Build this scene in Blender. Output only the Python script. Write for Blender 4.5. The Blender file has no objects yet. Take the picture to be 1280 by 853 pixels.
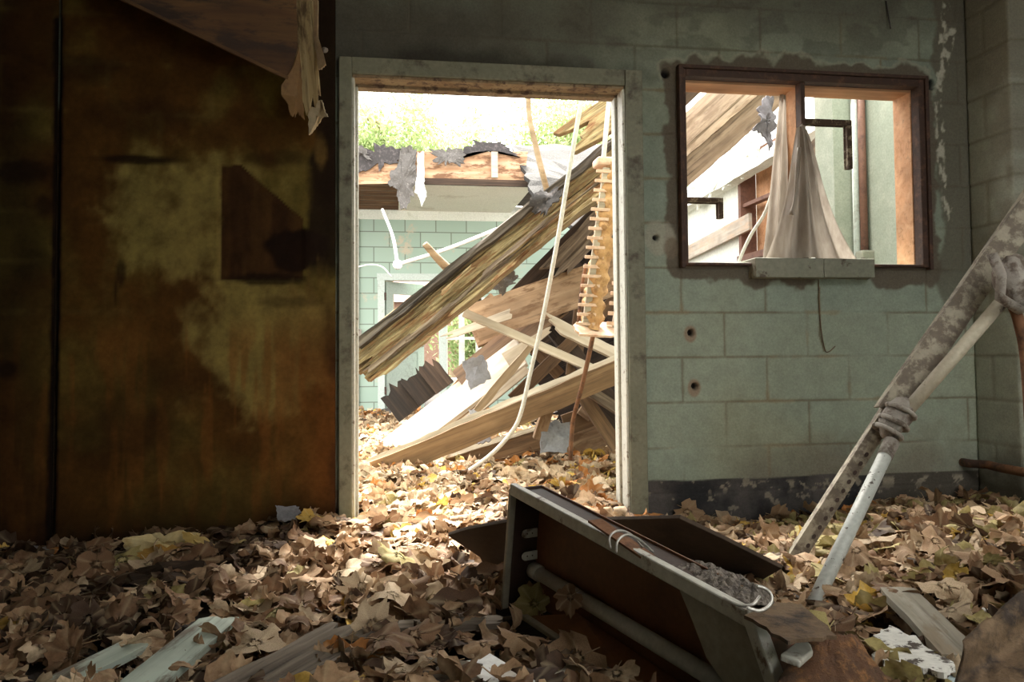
import bpy, bmesh, math, random
import numpy as np
from mathutils import Vector, Matrix

C = bpy.context.scene.collection
rnd = random.Random(7)
NR = np.random.default_rng(11)
PI = math.pi

# ------------------------------------------------------------------ camera
FPX, CYP = 1000.0, 405.05
TH, PH, RO = [math.radians(a) for a in (8.7038, 2.2466, -0.4657)]
CAM = np.array([0.0, 0.0, 0.8])
_f = np.array([math.sin(TH) * math.cos(PH), math.cos(TH) * math.cos(PH), math.sin(PH)])
_r = np.array([math.cos(TH), -math.sin(TH), 0.0])
_u = np.cross(_r, _f)
_r, _u = math.cos(RO) * _r + math.sin(RO) * _u, -math.sin(RO) * _r + math.cos(RO) * _u


def ray(x, y): return _f + (x - 640) / FPX * _r - (y - CYP) / FPX * _u
def PY(x, y, Y): d = ray(x, y); return CAM + d * (Y / d[1])
def PZ(x, y, z): d = ray(x, y); return CAM + d * ((z - CAM[2]) / d[2])
def PX(x, y, X): d = ray(x, y); return CAM + d * (X / d[0])
def PD(x, y, dep): return CAM + ray(x, y) * dep


def proj(p):
    q = np.asarray(p, float) - CAM
    d = q @ _f
    return 640 + FPX * (q @ _r) / d, CYP - FPX * (q @ _u) / d, d


cam = bpy.data.cameras.new('camera')
cam.sensor_width = 36; cam.lens = 36 * FPX / 1280; cam.shift_y = (CYP - 426.5) / 1280
cam.clip_start = 0.02; cam.clip_end = 200
co = bpy.data.objects.new('camera', cam); C.objects.link(co)
m = Matrix.Identity(4)
for i in range(3):
    m[i][0], m[i][1], m[i][2], m[i][3] = _r[i], _u[i], -_f[i], CAM[i]
co.matrix_world = m
bpy.context.scene.camera = co

# ------------------------------------------------------------------ noise (numpy)
def _hash(ix, iy, seed):
    n = (ix.astype(np.int64) * 374761393 + iy.astype(np.int64) * 668265263 + seed * 974634777) & 0xffffffff
    n = ((n ^ (n >> 13)) * 1274126177) & 0xffffffff
    n = n ^ (n >> 16)
    return (n & 0xffff) / 65535.0


def vnoise(x, y, seed=0):
    x = np.asarray(x, float); y = np.asarray(y, float)
    ix = np.floor(x); iy = np.floor(y)
    fx = x - ix; fy = y - iy
    fx = fx * fx * (3 - 2 * fx); fy = fy * fy * (3 - 2 * fy)
    a = _hash(ix, iy, seed); b = _hash(ix + 1, iy, seed)
    c = _hash(ix, iy + 1, seed); d = _hash(ix + 1, iy + 1, seed)
    return (a * (1 - fx) + b * fx) * (1 - fy) + (c * (1 - fx) + d * fx) * fy


def fbm(x, y, seed=0, o=4):
    s = 0; a = .5; t = 0
    for i in range(o):
        s = s + a * vnoise(np.asarray(x) * 2 ** i, np.asarray(y) * 2 ** i, seed + i * 17); t += a; a *= .55
    return s / t


def sstep(a, b, x):
    t = np.clip((x - a) / (b - a), 0, 1)
    return t * t * (3 - 2 * t)


def mixc(c, d, t):
    return c * (1 - t[..., None]) + np.asarray(d) * t[..., None]


# ------------------------------------------------------------------ object helpers
def tag(o, label=None, cat=None, group=None, kind=None):
    if label: o['label'] = label
    if cat: o['category'] = cat
    if group: o['group'] = group
    if kind: o['kind'] = kind
    return o


def empty(name, loc=(0, 0, 0), label=None, cat=None, group=None, kind=None):
    o = bpy.data.objects.new(name, None); C.objects.link(o); o.location = Vector(loc)
    o.empty_display_size = .1
    return tag(o, label, cat, group, kind)


def link(name, me, mat=None, parent=None, smooth=False):
    o = bpy.data.objects.new(name, me); C.objects.link(o)
    if mat: me.materials.append(mat)
    if smooth: me.polygons.foreach_set('use_smooth', [True] * len(me.polygons))
    if parent:
        o.parent = parent
        o.matrix_parent_inverse = Matrix.Translation(parent.location).inverted()
    return o


def mesh_np(name, V, Fq, smooth=False):
    """V (n,3), Fq list of faces (quads array or lists)"""
    me = bpy.data.meshes.new(name)
    me.from_pydata([tuple(v) for v in V], [], [tuple(int(i) for i in q) for q in Fq])
    me.update()
    return me


def mesh_fast(name, V, Q):
    """big quad meshes"""
    me = bpy.data.meshes.new(name)
    V = np.asarray(V, np.float32); Q = np.asarray(Q, np.int32)
    me.vertices.add(len(V)); me.vertices.foreach_set('co', V.ravel())
    k = Q.shape[1]
    me.loops.add(Q.size); me.loops.foreach_set('vertex_index', Q.ravel())
    me.polygons.add(len(Q)); me.polygons.foreach_set('loop_start', np.arange(0, Q.size, k, dtype=np.int32))
    me.update(calc_edges=True); me.validate()
    return me


def setcol(me, col, name='col'):
    a = me.color_attributes.new(name, 'FLOAT_COLOR', 'POINT')
    c = np.ones((len(me.vertices), 4), np.float32); c[:, :3] = col
    a.data.foreach_set('color', c.ravel())


class MB:
    def __init__(s): s.v = []; s.f = []

    def add(s, V, Fc):
        b = len(s.v); s.v += [tuple(map(float, p)) for p in V]; s.f += [tuple(i + b for i in q) for q in Fc]

    def box(s, lo, hi):
        x0, y0, z0 = lo; x1, y1, z1 = hi
        V = [(x0, y0, z0), (x1, y0, z0), (x1, y1, z0), (x0, y1, z0), (x0, y0, z1), (x1, y0, z1), (x1, y1, z1), (x0, y1, z1)]
        s.add(V, [(0, 3, 2, 1), (4, 5, 6, 7), (0, 1, 5, 4), (1, 2, 6, 5), (2, 3, 7, 6), (3, 0, 4, 7)])

    def obox(s, A, B, w, t, n=(0, -1, 0), r=0.0):
        """bar from A to B: width w, thickness t along hint normal n"""
        A = np.array(A, float); B = np.array(B, float)
        ex, ey, ez = frame(A, B, n)
        V = []
        for P in (A, B):
            for sy, sz in ((-1, -1), (1, -1), (1, 1), (-1, 1)):
                V.append(P + ey * sy * w / 2 + ez * sz * t / 2)
        s.add(V, [(0, 1, 2, 3), (7, 6, 5, 4), (0, 4, 5, 1), (1, 5, 6, 2), (2, 6, 7, 3), (3, 7, 4, 0)])

    def tube(s, pts, rad, n=8, cap=True):
        pts = [np.array(p, float) for p in pts]
        if not hasattr(rad, '__len__'): rad = [rad] * len(pts)
        V = []; up = None
        for i, p in enumerate(pts):
            d = pts[min(i + 1, len(pts) - 1)] - pts[max(i - 1, 0)]
            d = d / (np.linalg.norm(d) + 1e-9)
            if up is None:
                up = np.array([0, 0, 1.]) if abs(d[2]) < .9 else np.array([1., 0, 0])
            a = np.cross(d, up); a /= np.linalg.norm(a) + 1e-9
            b = np.cross(a, d); up = b
            for k in range(n):
                t = 2 * PI * k / n
                V.append(p + rad[i] * (math.cos(t) * a + math.sin(t) * b))
        Fc = []
        for i in range(len(pts) - 1):
            for k in range(n):
                Fc.append((i * n + k, i * n + (k + 1) % n, (i + 1) * n + (k + 1) % n, (i + 1) * n + k))
        if cap:
            Fc.append(tuple(range(n))[::-1]); Fc.append(tuple((len(pts) - 1) * n + k for k in range(n)))
        s.add(V, Fc)

    def plate(s, pts, thick, n=None):
        P = [np.array(p, float) for p in pts]
        if n is None:
            n = np.zeros(3)
            for i in range(len(P)): n += np.cross(P[i], P[(i + 1) % len(P)])
        n = np.array(n, float); n /= np.linalg.norm(n)
        k = len(P)
        V = [p + n * thick / 2 for p in P] + [p - n * thick / 2 for p in P]
        Fc = [tuple(range(k)), tuple(range(2 * k - 1, k - 1, -1))]
        for i in range(k): Fc.append((i, k + i, k + (i + 1) % k, (i + 1) % k))
        s.add(V, Fc)

    def build(s, name, mat, parent=None, smooth=False, bevel=0, origin=True):
        V = np.array(s.v)
        me = mesh_np(name, V, s.f)
        bm = bmesh.new(); bm.from_mesh(me); bmesh.ops.recalc_face_normals(bm, faces=bm.faces); bm.to_mesh(me); bm.free()
        o = link(name, me, mat, None, smooth)
        if origin:
            c = (V.min(0) + V.max(0)) / 2
            me.transform(Matrix.Translation(-Vector(c))); o.location = Vector(c)
        if parent:
            o.parent = parent; o.matrix_parent_inverse = Matrix.Translation(parent.location).inverted()
        if bevel:
            md = o.modifiers.new('bevel', 'BEVEL'); md.width = bevel; md.segments = 2; md.limit_method = 'ANGLE'
        return o


def frame(A, B, n):
    ex = B - A; ex = ex / np.linalg.norm(ex)
    n = np.array(n, float); ez = n - ex * (n @ ex); ez /= np.linalg.norm(ez)
    ey = np.cross(ez, ex)
    return ex, ey, ez


# ------------------------------------------------------------------ materials
def newmat(name):
    mt = bpy.data.materials.new(name); mt.use_nodes = True
    nt = mt.node_tree; nt.nodes.clear()
    out = nt.nodes.new('ShaderNodeOutputMaterial'); b = nt.nodes.new('ShaderNodeBsdfPrincipled')
    nt.links.new(b.outputs[0], out.inputs[0])
    return mt, nt, b


def N(nt, t, **kw):
    n = nt.nodes.new(t)
    for k, v in kw.items():
        if k in n.inputs: n.inputs[k].default_value = v
        else: setattr(n, k, v)
    return n


def ramp(nt, fac, stops):
    r = nt.nodes.new('ShaderNodeValToRGB'); e = r.color_ramp.elements
    while len(e) < len(stops): e.new(.5)
    for i, (p, c) in enumerate(stops):
        e[i].position = p; e[i].color = (*c, 1) if len(c) == 3 else c
    nt.links.new(fac, r.inputs[0]); return r.outputs[0]


def coords(nt, scale, kind='Object', rand=True):
    tc = nt.nodes.new('ShaderNodeTexCoord'); mp = nt.nodes.new('ShaderNodeMapping')
    mp.inputs['Scale'].default_value = scale
    nt.links.new(tc.outputs[kind], mp.inputs[0])
    if rand:
        oi = nt.nodes.new('ShaderNodeObjectInfo'); mu = N(nt, 'ShaderNodeMath', operation='MULTIPLY'); mu.inputs[1].default_value = 37.0
        nt.links.new(oi.outputs['Random'], mu.inputs[0]); nt.links.new(mu.outputs[0], mp.inputs['Location'])
    return mp.outputs[0]


def noise(nt, vec, scale, detail=4, rough=.6, dist=0):
    n = N(nt, 'ShaderNodeTexNoise'); n.inputs['Scale'].default_value = scale; n.inputs['Detail'].default_value = detail
    n.inputs['Roughness'].default_value = rough; n.inputs['Distortion'].default_value = dist
    nt.links.new(vec, n.inputs['Vector']); return n.outputs['Fac']


def mixn(nt, a, b, fac, mode='MIX'):
    x = nt.nodes.new('ShaderNodeMix'); x.data_type = 'RGBA'; x.blend_type = mode
    for s, v in ((x.inputs[0], fac), (x.inputs[6], a), (x.inputs[7], b)):
        if hasattr(v, 'is_output'): nt.links.new(v, s)
        else: s.default_value = (*v, 1) if isinstance(v, tuple) and len(v) == 3 else v
    return x.outputs[2]


def bump(nt, b, h, strength=.3, dist=.01):
    bp = N(nt, 'ShaderNodeBump'); bp.inputs['Strength'].default_value = strength; bp.inputs['Distance'].default_value = dist
    nt.links.new(h, bp.inputs['Height']); nt.links.new(bp.outputs[0], b.inputs['Normal'])


def m_wood(name, dark, mid, light, grain=1.0, rough=.85, stain=None, bumps=.5):
    """grain runs along the object's own X axis"""
    mt, nt, b = newmat(name)
    v = coords(nt, (1.6 * grain, 34 * grain, 34 * grain))
    g = noise(nt, v, 1.0, 6, .65, .6)
    v2 = coords(nt, (3, 5, 5)); g2 = noise(nt, v2, 1.2, 3)
    c = ramp(nt, g, [(.28, dark), (.5, mid), (.72, light)])
    c2 = ramp(nt, g2, [(.35, (.62, .6, .58)), (.65, (1, 1, 1))])
    c = mixn(nt, c, c2, .8, 'MULTIPLY')
    if stain:
        g3 = noise(nt, coords(nt, (2.5, 9, 9)), 1.6, 5, .7)
        f = ramp(nt, g3, [(.5, (0, 0, 0)), (.6, (1, 1, 1))])
        c = mixn(nt, c, stain, f)
    ck = noise(nt, coords(nt, (4 * grain, 95 * grain, 95 * grain)), 1.0, 3, .6, .4)
    c = mixn(nt, c, ramp(nt, ck, [(.30, (.22, .18, .15)), (.42, (1, 1, 1)), (.7, (1.18, 1.16, 1.12))]), min(1.0, bumps + .15), 'MULTIPLY')
    nt.links.new(c, b.inputs['Base Color']); b.inputs['Roughness'].default_value = rough
    bump(nt, b, g, bumps, .006)
    return mt


def m_spot(name, base, spot, scale=8, lo=.5, hi=.6, rough=.7, metal=0, base2=None, bumps=.25, fine=60):
    mt, nt, b = newmat(name)
    v = coords(nt, (1, 1, 1))
    g = noise(nt, v, scale, 8, .68)
    f = ramp(nt, g, [(lo, (0, 0, 0)), (hi, (1, 1, 1))])
    bs = base
    if base2:
        g0 = noise(nt, v, scale * .45, 5, .6)
        bs = ramp(nt, g0, [(.35, base), (.65, base2)])
    c = mixn(nt, bs, spot, f)
    g4 = noise(nt, v, fine, 3)
    c = mixn(nt, c, ramp(nt, g4, [(.3, (.7, .7, .7)), (.7, (1.1, 1.1, 1.1))]), .6, 'MULTIPLY')
    nt.links.new(c, b.inputs['Base Color']); b.inputs['Roughness'].default_value = rough; b.inputs['Metallic'].default_value = metal
    bump(nt, b, g, bumps, .01)
    return mt


def m_attr(name, rough=.9, fine=90, amt=.35, bumps=.2, spec=.3):
    mt, nt, b = newmat(name)
    a = N(nt, 'ShaderNodeAttribute', attribute_name='col')
    g = noise(nt, coords(nt, (1, 1, 1), rand=False), fine, 5, .7)
    c = mixn(nt, a.outputs['Color'], ramp(nt, g, [(.3, (.6, .6, .6)), (.68, (1.15, 1.15, 1.15))]), amt, 'MULTIPLY')
    nt.links.new(c, b.inputs['Base Color']); b.inputs['Roughness'].default_value = rough
    b.inputs['Specular IOR Level'].default_value = spec
    bump(nt, b, g, bumps, .004)
    return mt


def m_leaf(name, objcol):
    mt, nt, b = newmat(name)
    if objcol:
        oi = nt.nodes.new('ShaderNodeObjectInfo'); src = oi.outputs['Color']
    else:
        src = N(nt, 'ShaderNodeAttribute', attribute_name='col').outputs['Color']
    tc = nt.nodes.new('ShaderNodeTexCoord')
    g = noise(nt, tc.outputs['Object'], 45 if objcol else 45, 4, .7)
    c = mixn(nt, src, ramp(nt, g, [(.3, (.5, .46, .42)), (.62, (1.15, 1.15, 1.15))]), .8, 'MULTIPLY')
    vn = N(nt, 'ShaderNodeAttribute', attribute_name='vein')
    c = mixn(nt, c, mixn(nt, c, (.75, .62, .4), .25), vn.outputs['Fac'])
    nt.links.new(c, b.inputs['Base Color']); b.inputs['Roughness'].default_value = .7
    b.inputs['Specular IOR Level'].default_value = .25
    tr = nt.nodes.new('ShaderNodeBsdfTranslucent'); nt.links.new(c, tr.inputs[0])
    ms = nt.nodes.new('ShaderNodeMixShader'); ms.inputs[0].default_value = .22
    nt.links.new(b.outputs[0], ms.inputs[1]); nt.links.new(tr.outputs[0], ms.inputs[2])
    out = [n for n in nt.nodes if n.type == 'OUTPUT_MATERIAL'][0]
    nt.links.new(ms.outputs[0], out.inputs[0])
    bump(nt, b, g, .3, .003)
    return mt


M = {}
M['wall'] = m_attr('painted_block', fine=110, amt=.5, bumps=.5, spec=.12)
M['panel'] = m_attr('stained_panel', fine=50, amt=.55, bumps=.15, rough=.8, spec=.1)
M['beam'] = m_wood('rotten_wood', (.07, .042, .024), (.27, .20, .10), (.46, .38, .21), 1.7, .95, (.20, .10, .045), 1.0)
M['beamdark'] = m_wood('weathered_wood', (.07, .05, .04), (.17, .125, .09), (.33, .26, .19), 1.0, .95, None, .9)
M['nearblack'] = m_wood('near_black_board', (.008, .005, .003), (.022, .013, .008), (.05, .032, .02), .8, .9, None, .5)  # near-black lumber, also used where the heap lies in deep shadow
M['tan'] = m_wood('tan_lumber', (.22, .135, .075), (.32, .205, .12), (.41, .285, .18), .6, .8, (.16, .09, .045), .25)
M['brown'] = m_wood('brown_lumber', (.08, .045, .022), (.15, .085, .042), (.23, .14, .075), .8, .85, None, .4)
M['dark'] = m_wood('dark_lumber', (.022, .013, .008), (.048, .028, .017), (.095, .06, .038), .8, .9, None, .5)
M['pale'] = m_wood('pale_board', (.36, .30, .235), (.45, .39, .32), (.52, .46, .39), .5, .8, (.45, .33, .24), .2)
M['white_wood'] = m_wood('white_lath', (.36, .29, .205), (.47, .40, .305), (.54, .48, .39), .5, .8, None, .3)
M['orangewood'] = m_wood('orange_lumber', (.42, .20, .09), (.58, .31, .16), (.66, .40, .23), .5, .75, None, .2)
M['greyplank'] = m_wood('grey_plank', (.17, .155, .12), (.29, .265, .21), (.38, .35, .29), .6, .9, (.20, .16, .11), .3)
M['mintplank'] = m_wood('mint_plank', (.30, .35, .30), (.46, .54, .47), (.52, .60, .53), .4, .7, (.16, .14, .11), .3)
M['log'] = m_wood('grey_log', (.05, .04, .032), (.13, .105, .08), (.24, .20, .16), .8, .95, None, 1.0)
M['feltroof'] = m_spot('mineral_felt', (.032, .03, .028), (.08, .073, .068), 60, .5, .66, .95, 0, None, .5)
M['felt'] = m_spot('roofing_felt', (.115, .105, .098), (.28, .26, .24), 60, .58, .7, .95, 0, None, .5)
M['feltdark'] = m_spot('tarred_felt', (.035, .03, .03), (.12, .10, .10), 30, .5, .7, .8)
M['feltgrey'] = m_spot('grey_felt', (.24, .24, .26), (.13, .13, .14), 10, .5, .7, .9)
M['white'] = m_spot('white_paint', (.78, .77, .72), (.35, .30, .24), 14, .62, .7, .5)
M['whitecord'] = m_spot('white_cable', (.62, .60, .54), (.40, .36, .30), 20, .55, .75, .5)
M['offwhite'] = m_spot('ceiling_board', (.76, .72, .62), (.55, .48, .38), 2.5, .58, .7, .9, 0, (.80, .76, .67), .1)
M['rust'] = m_spot('rusted_metal', (.15, .065, .03), (.055, .028, .018), 9, .48, .62, .85, 0, (.24, .11, .05), .5)
M['rustbright'] = m_spot('orange_rust', (.12, .055, .026), (.25, .12, .045), 55, .5, .66, .95, 0, (.085, .045, .026), .9, 120)
M['rustgrey'] = m_spot('brown_rust', (.12, .074, .04), (.04, .026, .018), 13, .48, .6, .85, 0, (.19, .125, .07), .9, 110)
M['rustframe'] = m_spot('rusted_frame', (.05, .024, .016), (.13, .06, .035), 22, .5, .7, .7)
M['cabbrown'] = m_spot('brown_cabinet', (.15, .055, .018), (.08, .03, .012), 5, .5, .75, .55, 0, (.18, .07, .024), .08)
M['cabdark'] = m_spot('dark_cabinet', (.045, .022, .013), (.02, .012, .008), 6, .5, .7, .6)
M['cabrim'] = m_spot('cream_enamel', (.60, .59, .52), (.17, .11, .07), 16, .58, .66, .45, 0, (.48, .47, .41))
M['cabgrey'] = m_spot('grey_enamel', (.27, .245, .19), (.20, .17, .12), 5, .5, .8, .5, 0, (.30, .275, .215), .05)
M['rod'] = m_spot('enamel_rod', (.46, .43, .38), (.30, .26, .21), 9, .55, .8, .35)
M['pipewhite'] = m_spot('chipped_white_pipe', (.47, .49, .46), (.06, .045, .035), 30, .60, .63, .5)
M['angle'] = m_spot('peeling_angle_iron', (.33, .30, .225), (.15, .12, .09), 19, .46, .56, .75, 0, (.34, .30, .23), .3)
M['clamp'] = m_spot('corroded_clamp', (.25, .22, .19), (.12, .09, .07), 22, .48, .6, .8, 0, (.36, .33, .29), .6)
M['doorpaint'] = m_spot('mint_steel', (.18, .185, .128), (.07, .055, .035), 9, .52, .68, .6, 0, (.225, .225, .16), .12)
M['doorlit'] = m_spot('lit_chipped_paint', (.62, .62, .54), (.22, .18, .13), 30, .58, .66, .55)  # lighter copy of the door paint, outdoor light put into the colour
M['headrust'] = m_spot('rusty_head', (.24, .16, .09), (.10, .06, .04), 25, .5, .6, .8, 0, (.34, .26, .16), .3)
M['concrete'] = m_spot('sill_block', (.23, .24, .19), (.11, .09, .07), 9, .56, .62, .85, 0, (.28, .28, .225), .3)
M['soil'] = m_spot('leaf_mould', (.016, .011, .008), (.045, .03, .02), 24, .45, .65, .95, 0, None, .8)
M['fluff'] = m_spot('dirty_fluff', (.13, .11, .095), (.22, .19, .16), 60, .45, .6, .95, 0, None, .6)
M['wire'] = m_spot('wire', (.62, .60, .56), (.35, .32, .28), 30, .55, .7, .35, .6)
M['copper'] = m_spot('tan_core', (.46, .24, .09), (.24, .11, .04), 20, .5, .66, .75, 0, (.58, .34, .15), .3)
M['peg'] = m_spot('pink_peg', (.66, .45, .32), (.52, .30, .19), 12, .5, .7, .75)
M['sidingwhite'] = m_spot('whitewash', (.72, .74, .66), (.52, .54, .44), 4, .55, .72, .9, 0, (.78, .78, .72), .15)
M['palegreen'] = m_spot('pale_green_block', (.27, .30, .245), (.33, .35, .29), 6, .48, .64, .9, 0, None, .25, 90)
M['bluepaint'] = m_spot('blue_grey_paint', (.52, .58, .54), (.36, .36, .31), 7, .6, .68, .7)
M['greydoor'] = m_spot('green_grey_paint', (.36, .42, .37), (.26, .28, .24), 5, .55, .7, .7)
M['pipebrown'] = m_spot('brown_pipe', (.16, .075, .05), (.09, .04, .03), 14, .5, .65, .7)
M['pipegrey'] = m_spot('grey_pipe', (.30, .33, .30), (.20, .20, .17), 14, .5, .65, .7)
M['bark'] = m_wood('bark', (.13, .085, .05), (.24, .165, .10), (.34, .25, .16), .5, .9, None, .5)
M['twig'] = m_wood('pale_branch', (.22, .155, .09), (.32, .235, .145), (.42, .32, .22), .5, .85, None, .3)
M['paper'] = m_spot('yellowed_paper', (.50, .34, .09), (.34, .19, .04), 6, .48, .66, .85, 0, (.62, .52, .30))
M['plastic_bits'] = m_spot('flaked_white', (.66, .65, .60), (.06, .045, .035), 26, .54, .58, .7)
M['brickfar'] = m_spot('red_block', (.26, .15, .105), (.32, .22, .17), 12, .5, .66, .9)
M['leafobj'] = m_leaf('leaf_single', True)
M['leaf'] = m_leaf('leaf_litter', False)

mt, nt, b = newmat('far_mint_block')
v = coords(nt, (1, 1, 1), 'Generated', False)
tc = nt.nodes.new('ShaderNodeTexCoord'); sp = nt.nodes.new('ShaderNodeSeparateXYZ'); cb = nt.nodes.new('ShaderNodeCombineXYZ')
nt.links.new(tc.outputs['Object'], sp.inputs[0]); nt.links.new(sp.outputs[0], cb.inputs[0]); nt.links.new(sp.outputs[2], cb.inputs[1])
bk = N(nt, 'ShaderNodeTexBrick'); nt.links.new(cb.outputs[0], bk.inputs['Vector'])
bk.inputs['Scale'].default_value = 1.0; bk.inputs['Brick Width'].default_value = .4064; bk.inputs['Row Height'].default_value = .2032
bk.inputs['Mortar Size'].default_value = .007; bk.inputs['Color1'].default_value = (.33, .43, .36, 1); bk.inputs['Color2'].default_value = (.37, .47, .40, 1)
bk.inputs['Mortar'].default_value = (.18, .21, .17, 1)
g = noise(nt, tc.outputs['Object'], 2.2, 6, .7)
c = mixn(nt, bk.outputs['Color'], (.50, .44, .34), ramp(nt, g, [(.6, (0, 0, 0)), (.66, (1, 1, 1))]))
nt.links.new(c, b.inputs['Base Color']); b.inputs['Roughness'].default_value = .85
bump(nt, b, bk.outputs['Fac'], -.4, .01)
M['farblock'] = mt

mt, nt, b = newmat('dusty_plastic_sheet')
g = noise(nt, coords(nt, (9, 9, 1.6)), 3, 5, .6)
c = ramp(nt, g, [(.3, (.27, .225, .185)), (.7, (.46, .41, .35))])
nt.links.new(c, b.inputs['Base Color']); b.inputs['Roughness'].default_value = .5
tr = nt.nodes.new('ShaderNodeBsdfTranslucent'); nt.links.new(c, tr.inputs[0])
ms = nt.nodes.new('ShaderNodeMixShader'); ms.inputs[0].default_value = .3
nt.links.new(b.outputs[0], ms.inputs[1]); nt.links.new(tr.outputs[0], ms.inputs[2])
nt.links.new(ms.outputs[0], [n for n in nt.nodes if n.type == 'OUTPUT_MATERIAL'][0].inputs[0])
M['plastic'] = mt

mt, nt, b = newmat('tree_foliage')
oi = N(nt, 'ShaderNodeAttribute', attribute_name='col')
nt.links.new(oi.outputs['Color'], b.inputs['Base Color']); b.inputs['Roughness'].default_value = .6
tr = nt.nodes.new('ShaderNodeBsdfTranslucent'); nt.links.new(oi.outputs['Color'], tr.inputs[0])
ms = nt.nodes.new('ShaderNodeMixShader'); ms.inputs[0].default_value = .5
nt.links.new(b.outputs[0], ms.inputs[1]); nt.links.new(tr.outputs[0], ms.inputs[2])
nt.links.new(ms.outputs[0], [n for n in nt.nodes if n.type == 'OUTPUT_MATERIAL'][0].inputs[0])
M['foliage'] = mt


# ------------------------------------------------------------------ plank maker
def plank(name, A, B, w, t, mat, n=(0, -1, 0), nx=24, ny=5, rag=(0, 0), rot=0.0, wav=0.0, bow=0.0, taper=1.0, parent=None,
          label=None, cat=None, group=None, seed=None):
    """a board from A to B; its mesh lies along its own X axis. rag = torn length at each end, rot = furrow depth"""
    sd = seed if seed is not None else rnd.randrange(9999)
    A = np.array(A, float); B = np.array(B, float); L = np.linalg.norm(B - A)
    ex, ey, ez = frame(A, B, n)
    R_ = np.random.default_rng(sd)
    us = np.linspace(-L / 2, L / 2, nx + 1); vs = np.linspace(-w / 2, w / 2, ny + 1)
    r0 = np.interp(np.arange(ny + 1), np.arange(ny + 1), R_.random(ny + 1)) * rag[0]
    r1 = R_.random(ny + 1) * rag[1]
    V = np.zeros((2, nx + 1, ny + 1, 3))
    for s in range(2):
        for j in range(ny + 1):
            x = np.interp(us, (-L / 2, L / 2), (-L / 2 + r0[j], L / 2 - r1[j]))
            k = (us + L / 2) / L
            tp = 1 + (taper - 1) * k
            y = vs[j] * tp + wav * (fbm(us * 5 + 3, np.full_like(us, j * .35), sd + 5, 3) - .5) * 2
            z = (t / 2 if s else -t / 2) * np.ones_like(us)
            if rot:
                fz = fbm(us * 2.2, np.full_like(us, j * 1.7), sd + 31 + s, 4)
                z = z * (1 - rot * np.clip(fz * 1.7 - .35, 0, 1))
            z = z + bow * (1 - (2 * k - 1) ** 2)
            V[s, :, j, 0] = x; V[s, :, j, 1] = y; V[s, :, j, 2] = z
    idx = np.arange(2 * (nx + 1) * (ny + 1)).reshape(2, nx + 1, ny + 1)
    F_ = []
    for i in range(nx):
        for j in range(ny):
            F_.append((idx[1, i, j], idx[1, i + 1, j], idx[1, i + 1, j + 1], idx[1, i, j + 1]))
            F_.append((idx[0, i, j], idx[0, i, j + 1], idx[0, i + 1, j + 1], idx[0, i + 1, j]))
        F_.append((idx[0, i, 0], idx[0, i + 1, 0], idx[1, i + 1, 0], idx[1, i, 0]))
        F_.append((idx[0, i, ny], idx[1, i, ny], idx[1, i + 1, ny], idx[0, i + 1, ny]))
    for j in range(ny):
        F_.append((idx[0, 0, j], idx[1, 0, j], idx[1, 0, j + 1], idx[0, 0, j + 1]))
        F_.append((idx[0, nx, j], idx[0, nx, j + 1], idx[1, nx, j + 1], idx[1, nx, j]))
    me = mesh_np(name, V.reshape(-1, 3), F_)
    o = link(name, me, mat)
    c = (A + B) / 2
    mw = Matrix.Identity(4)
    for i in range(3): mw[i][0], mw[i][1], mw[i][2], mw[i][3] = ex[i], ey[i], ez[i], c[i]
    if parent:
        o.parent = parent; o.matrix_parent_inverse = Matrix.Translation(parent.location).inverted()
    o.matrix_world = mw if not parent else mw
    if parent: o.matrix_basis = mw
    return tag(o, label, cat, group)


def plank_px(name, p0, Y0, p1, Y1, wpx, t, mat, **kw):
    A = PY(*p0, Y0); B = PY(*p1, Y1)
    dep = (proj(A)[2] + proj(B)[2]) / 2
    return plank(name, A, B, wpx * dep / FPX, t, mat, **kw)


def tube_obj(name, pts, rad, mat, n=8, parent=None, label=None, cat=None, group=None):
    b_ = MB(); b_.tube(pts, rad, n); o = b_.build(name, mat, parent, smooth=True)
    return tag(o, label, cat, group)


def smooth_path(pts, k=6):
    """Catmull-Rom"""
    P = [np.array(p, float) for p in pts]; P = [2 * P[0] - P[1]] + P + [2 * P[-1] - P[-2]]
    out = []
    for i in range(1, len(P) - 2):
        for s in range(k):
            t = s / k
            out.append(.5 * ((2 * P[i]) + (-P[i - 1] + P[i + 1]) * t + (2 * P[i - 1] - 5 * P[i] + 4 * P[i + 1] - P[i + 2]) * t ** 2
                             + (-P[i - 1] + 3 * P[i] - 3 * P[i + 1] + P[i + 2]) * t ** 3))
    out.append(P[-2]); return out


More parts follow.
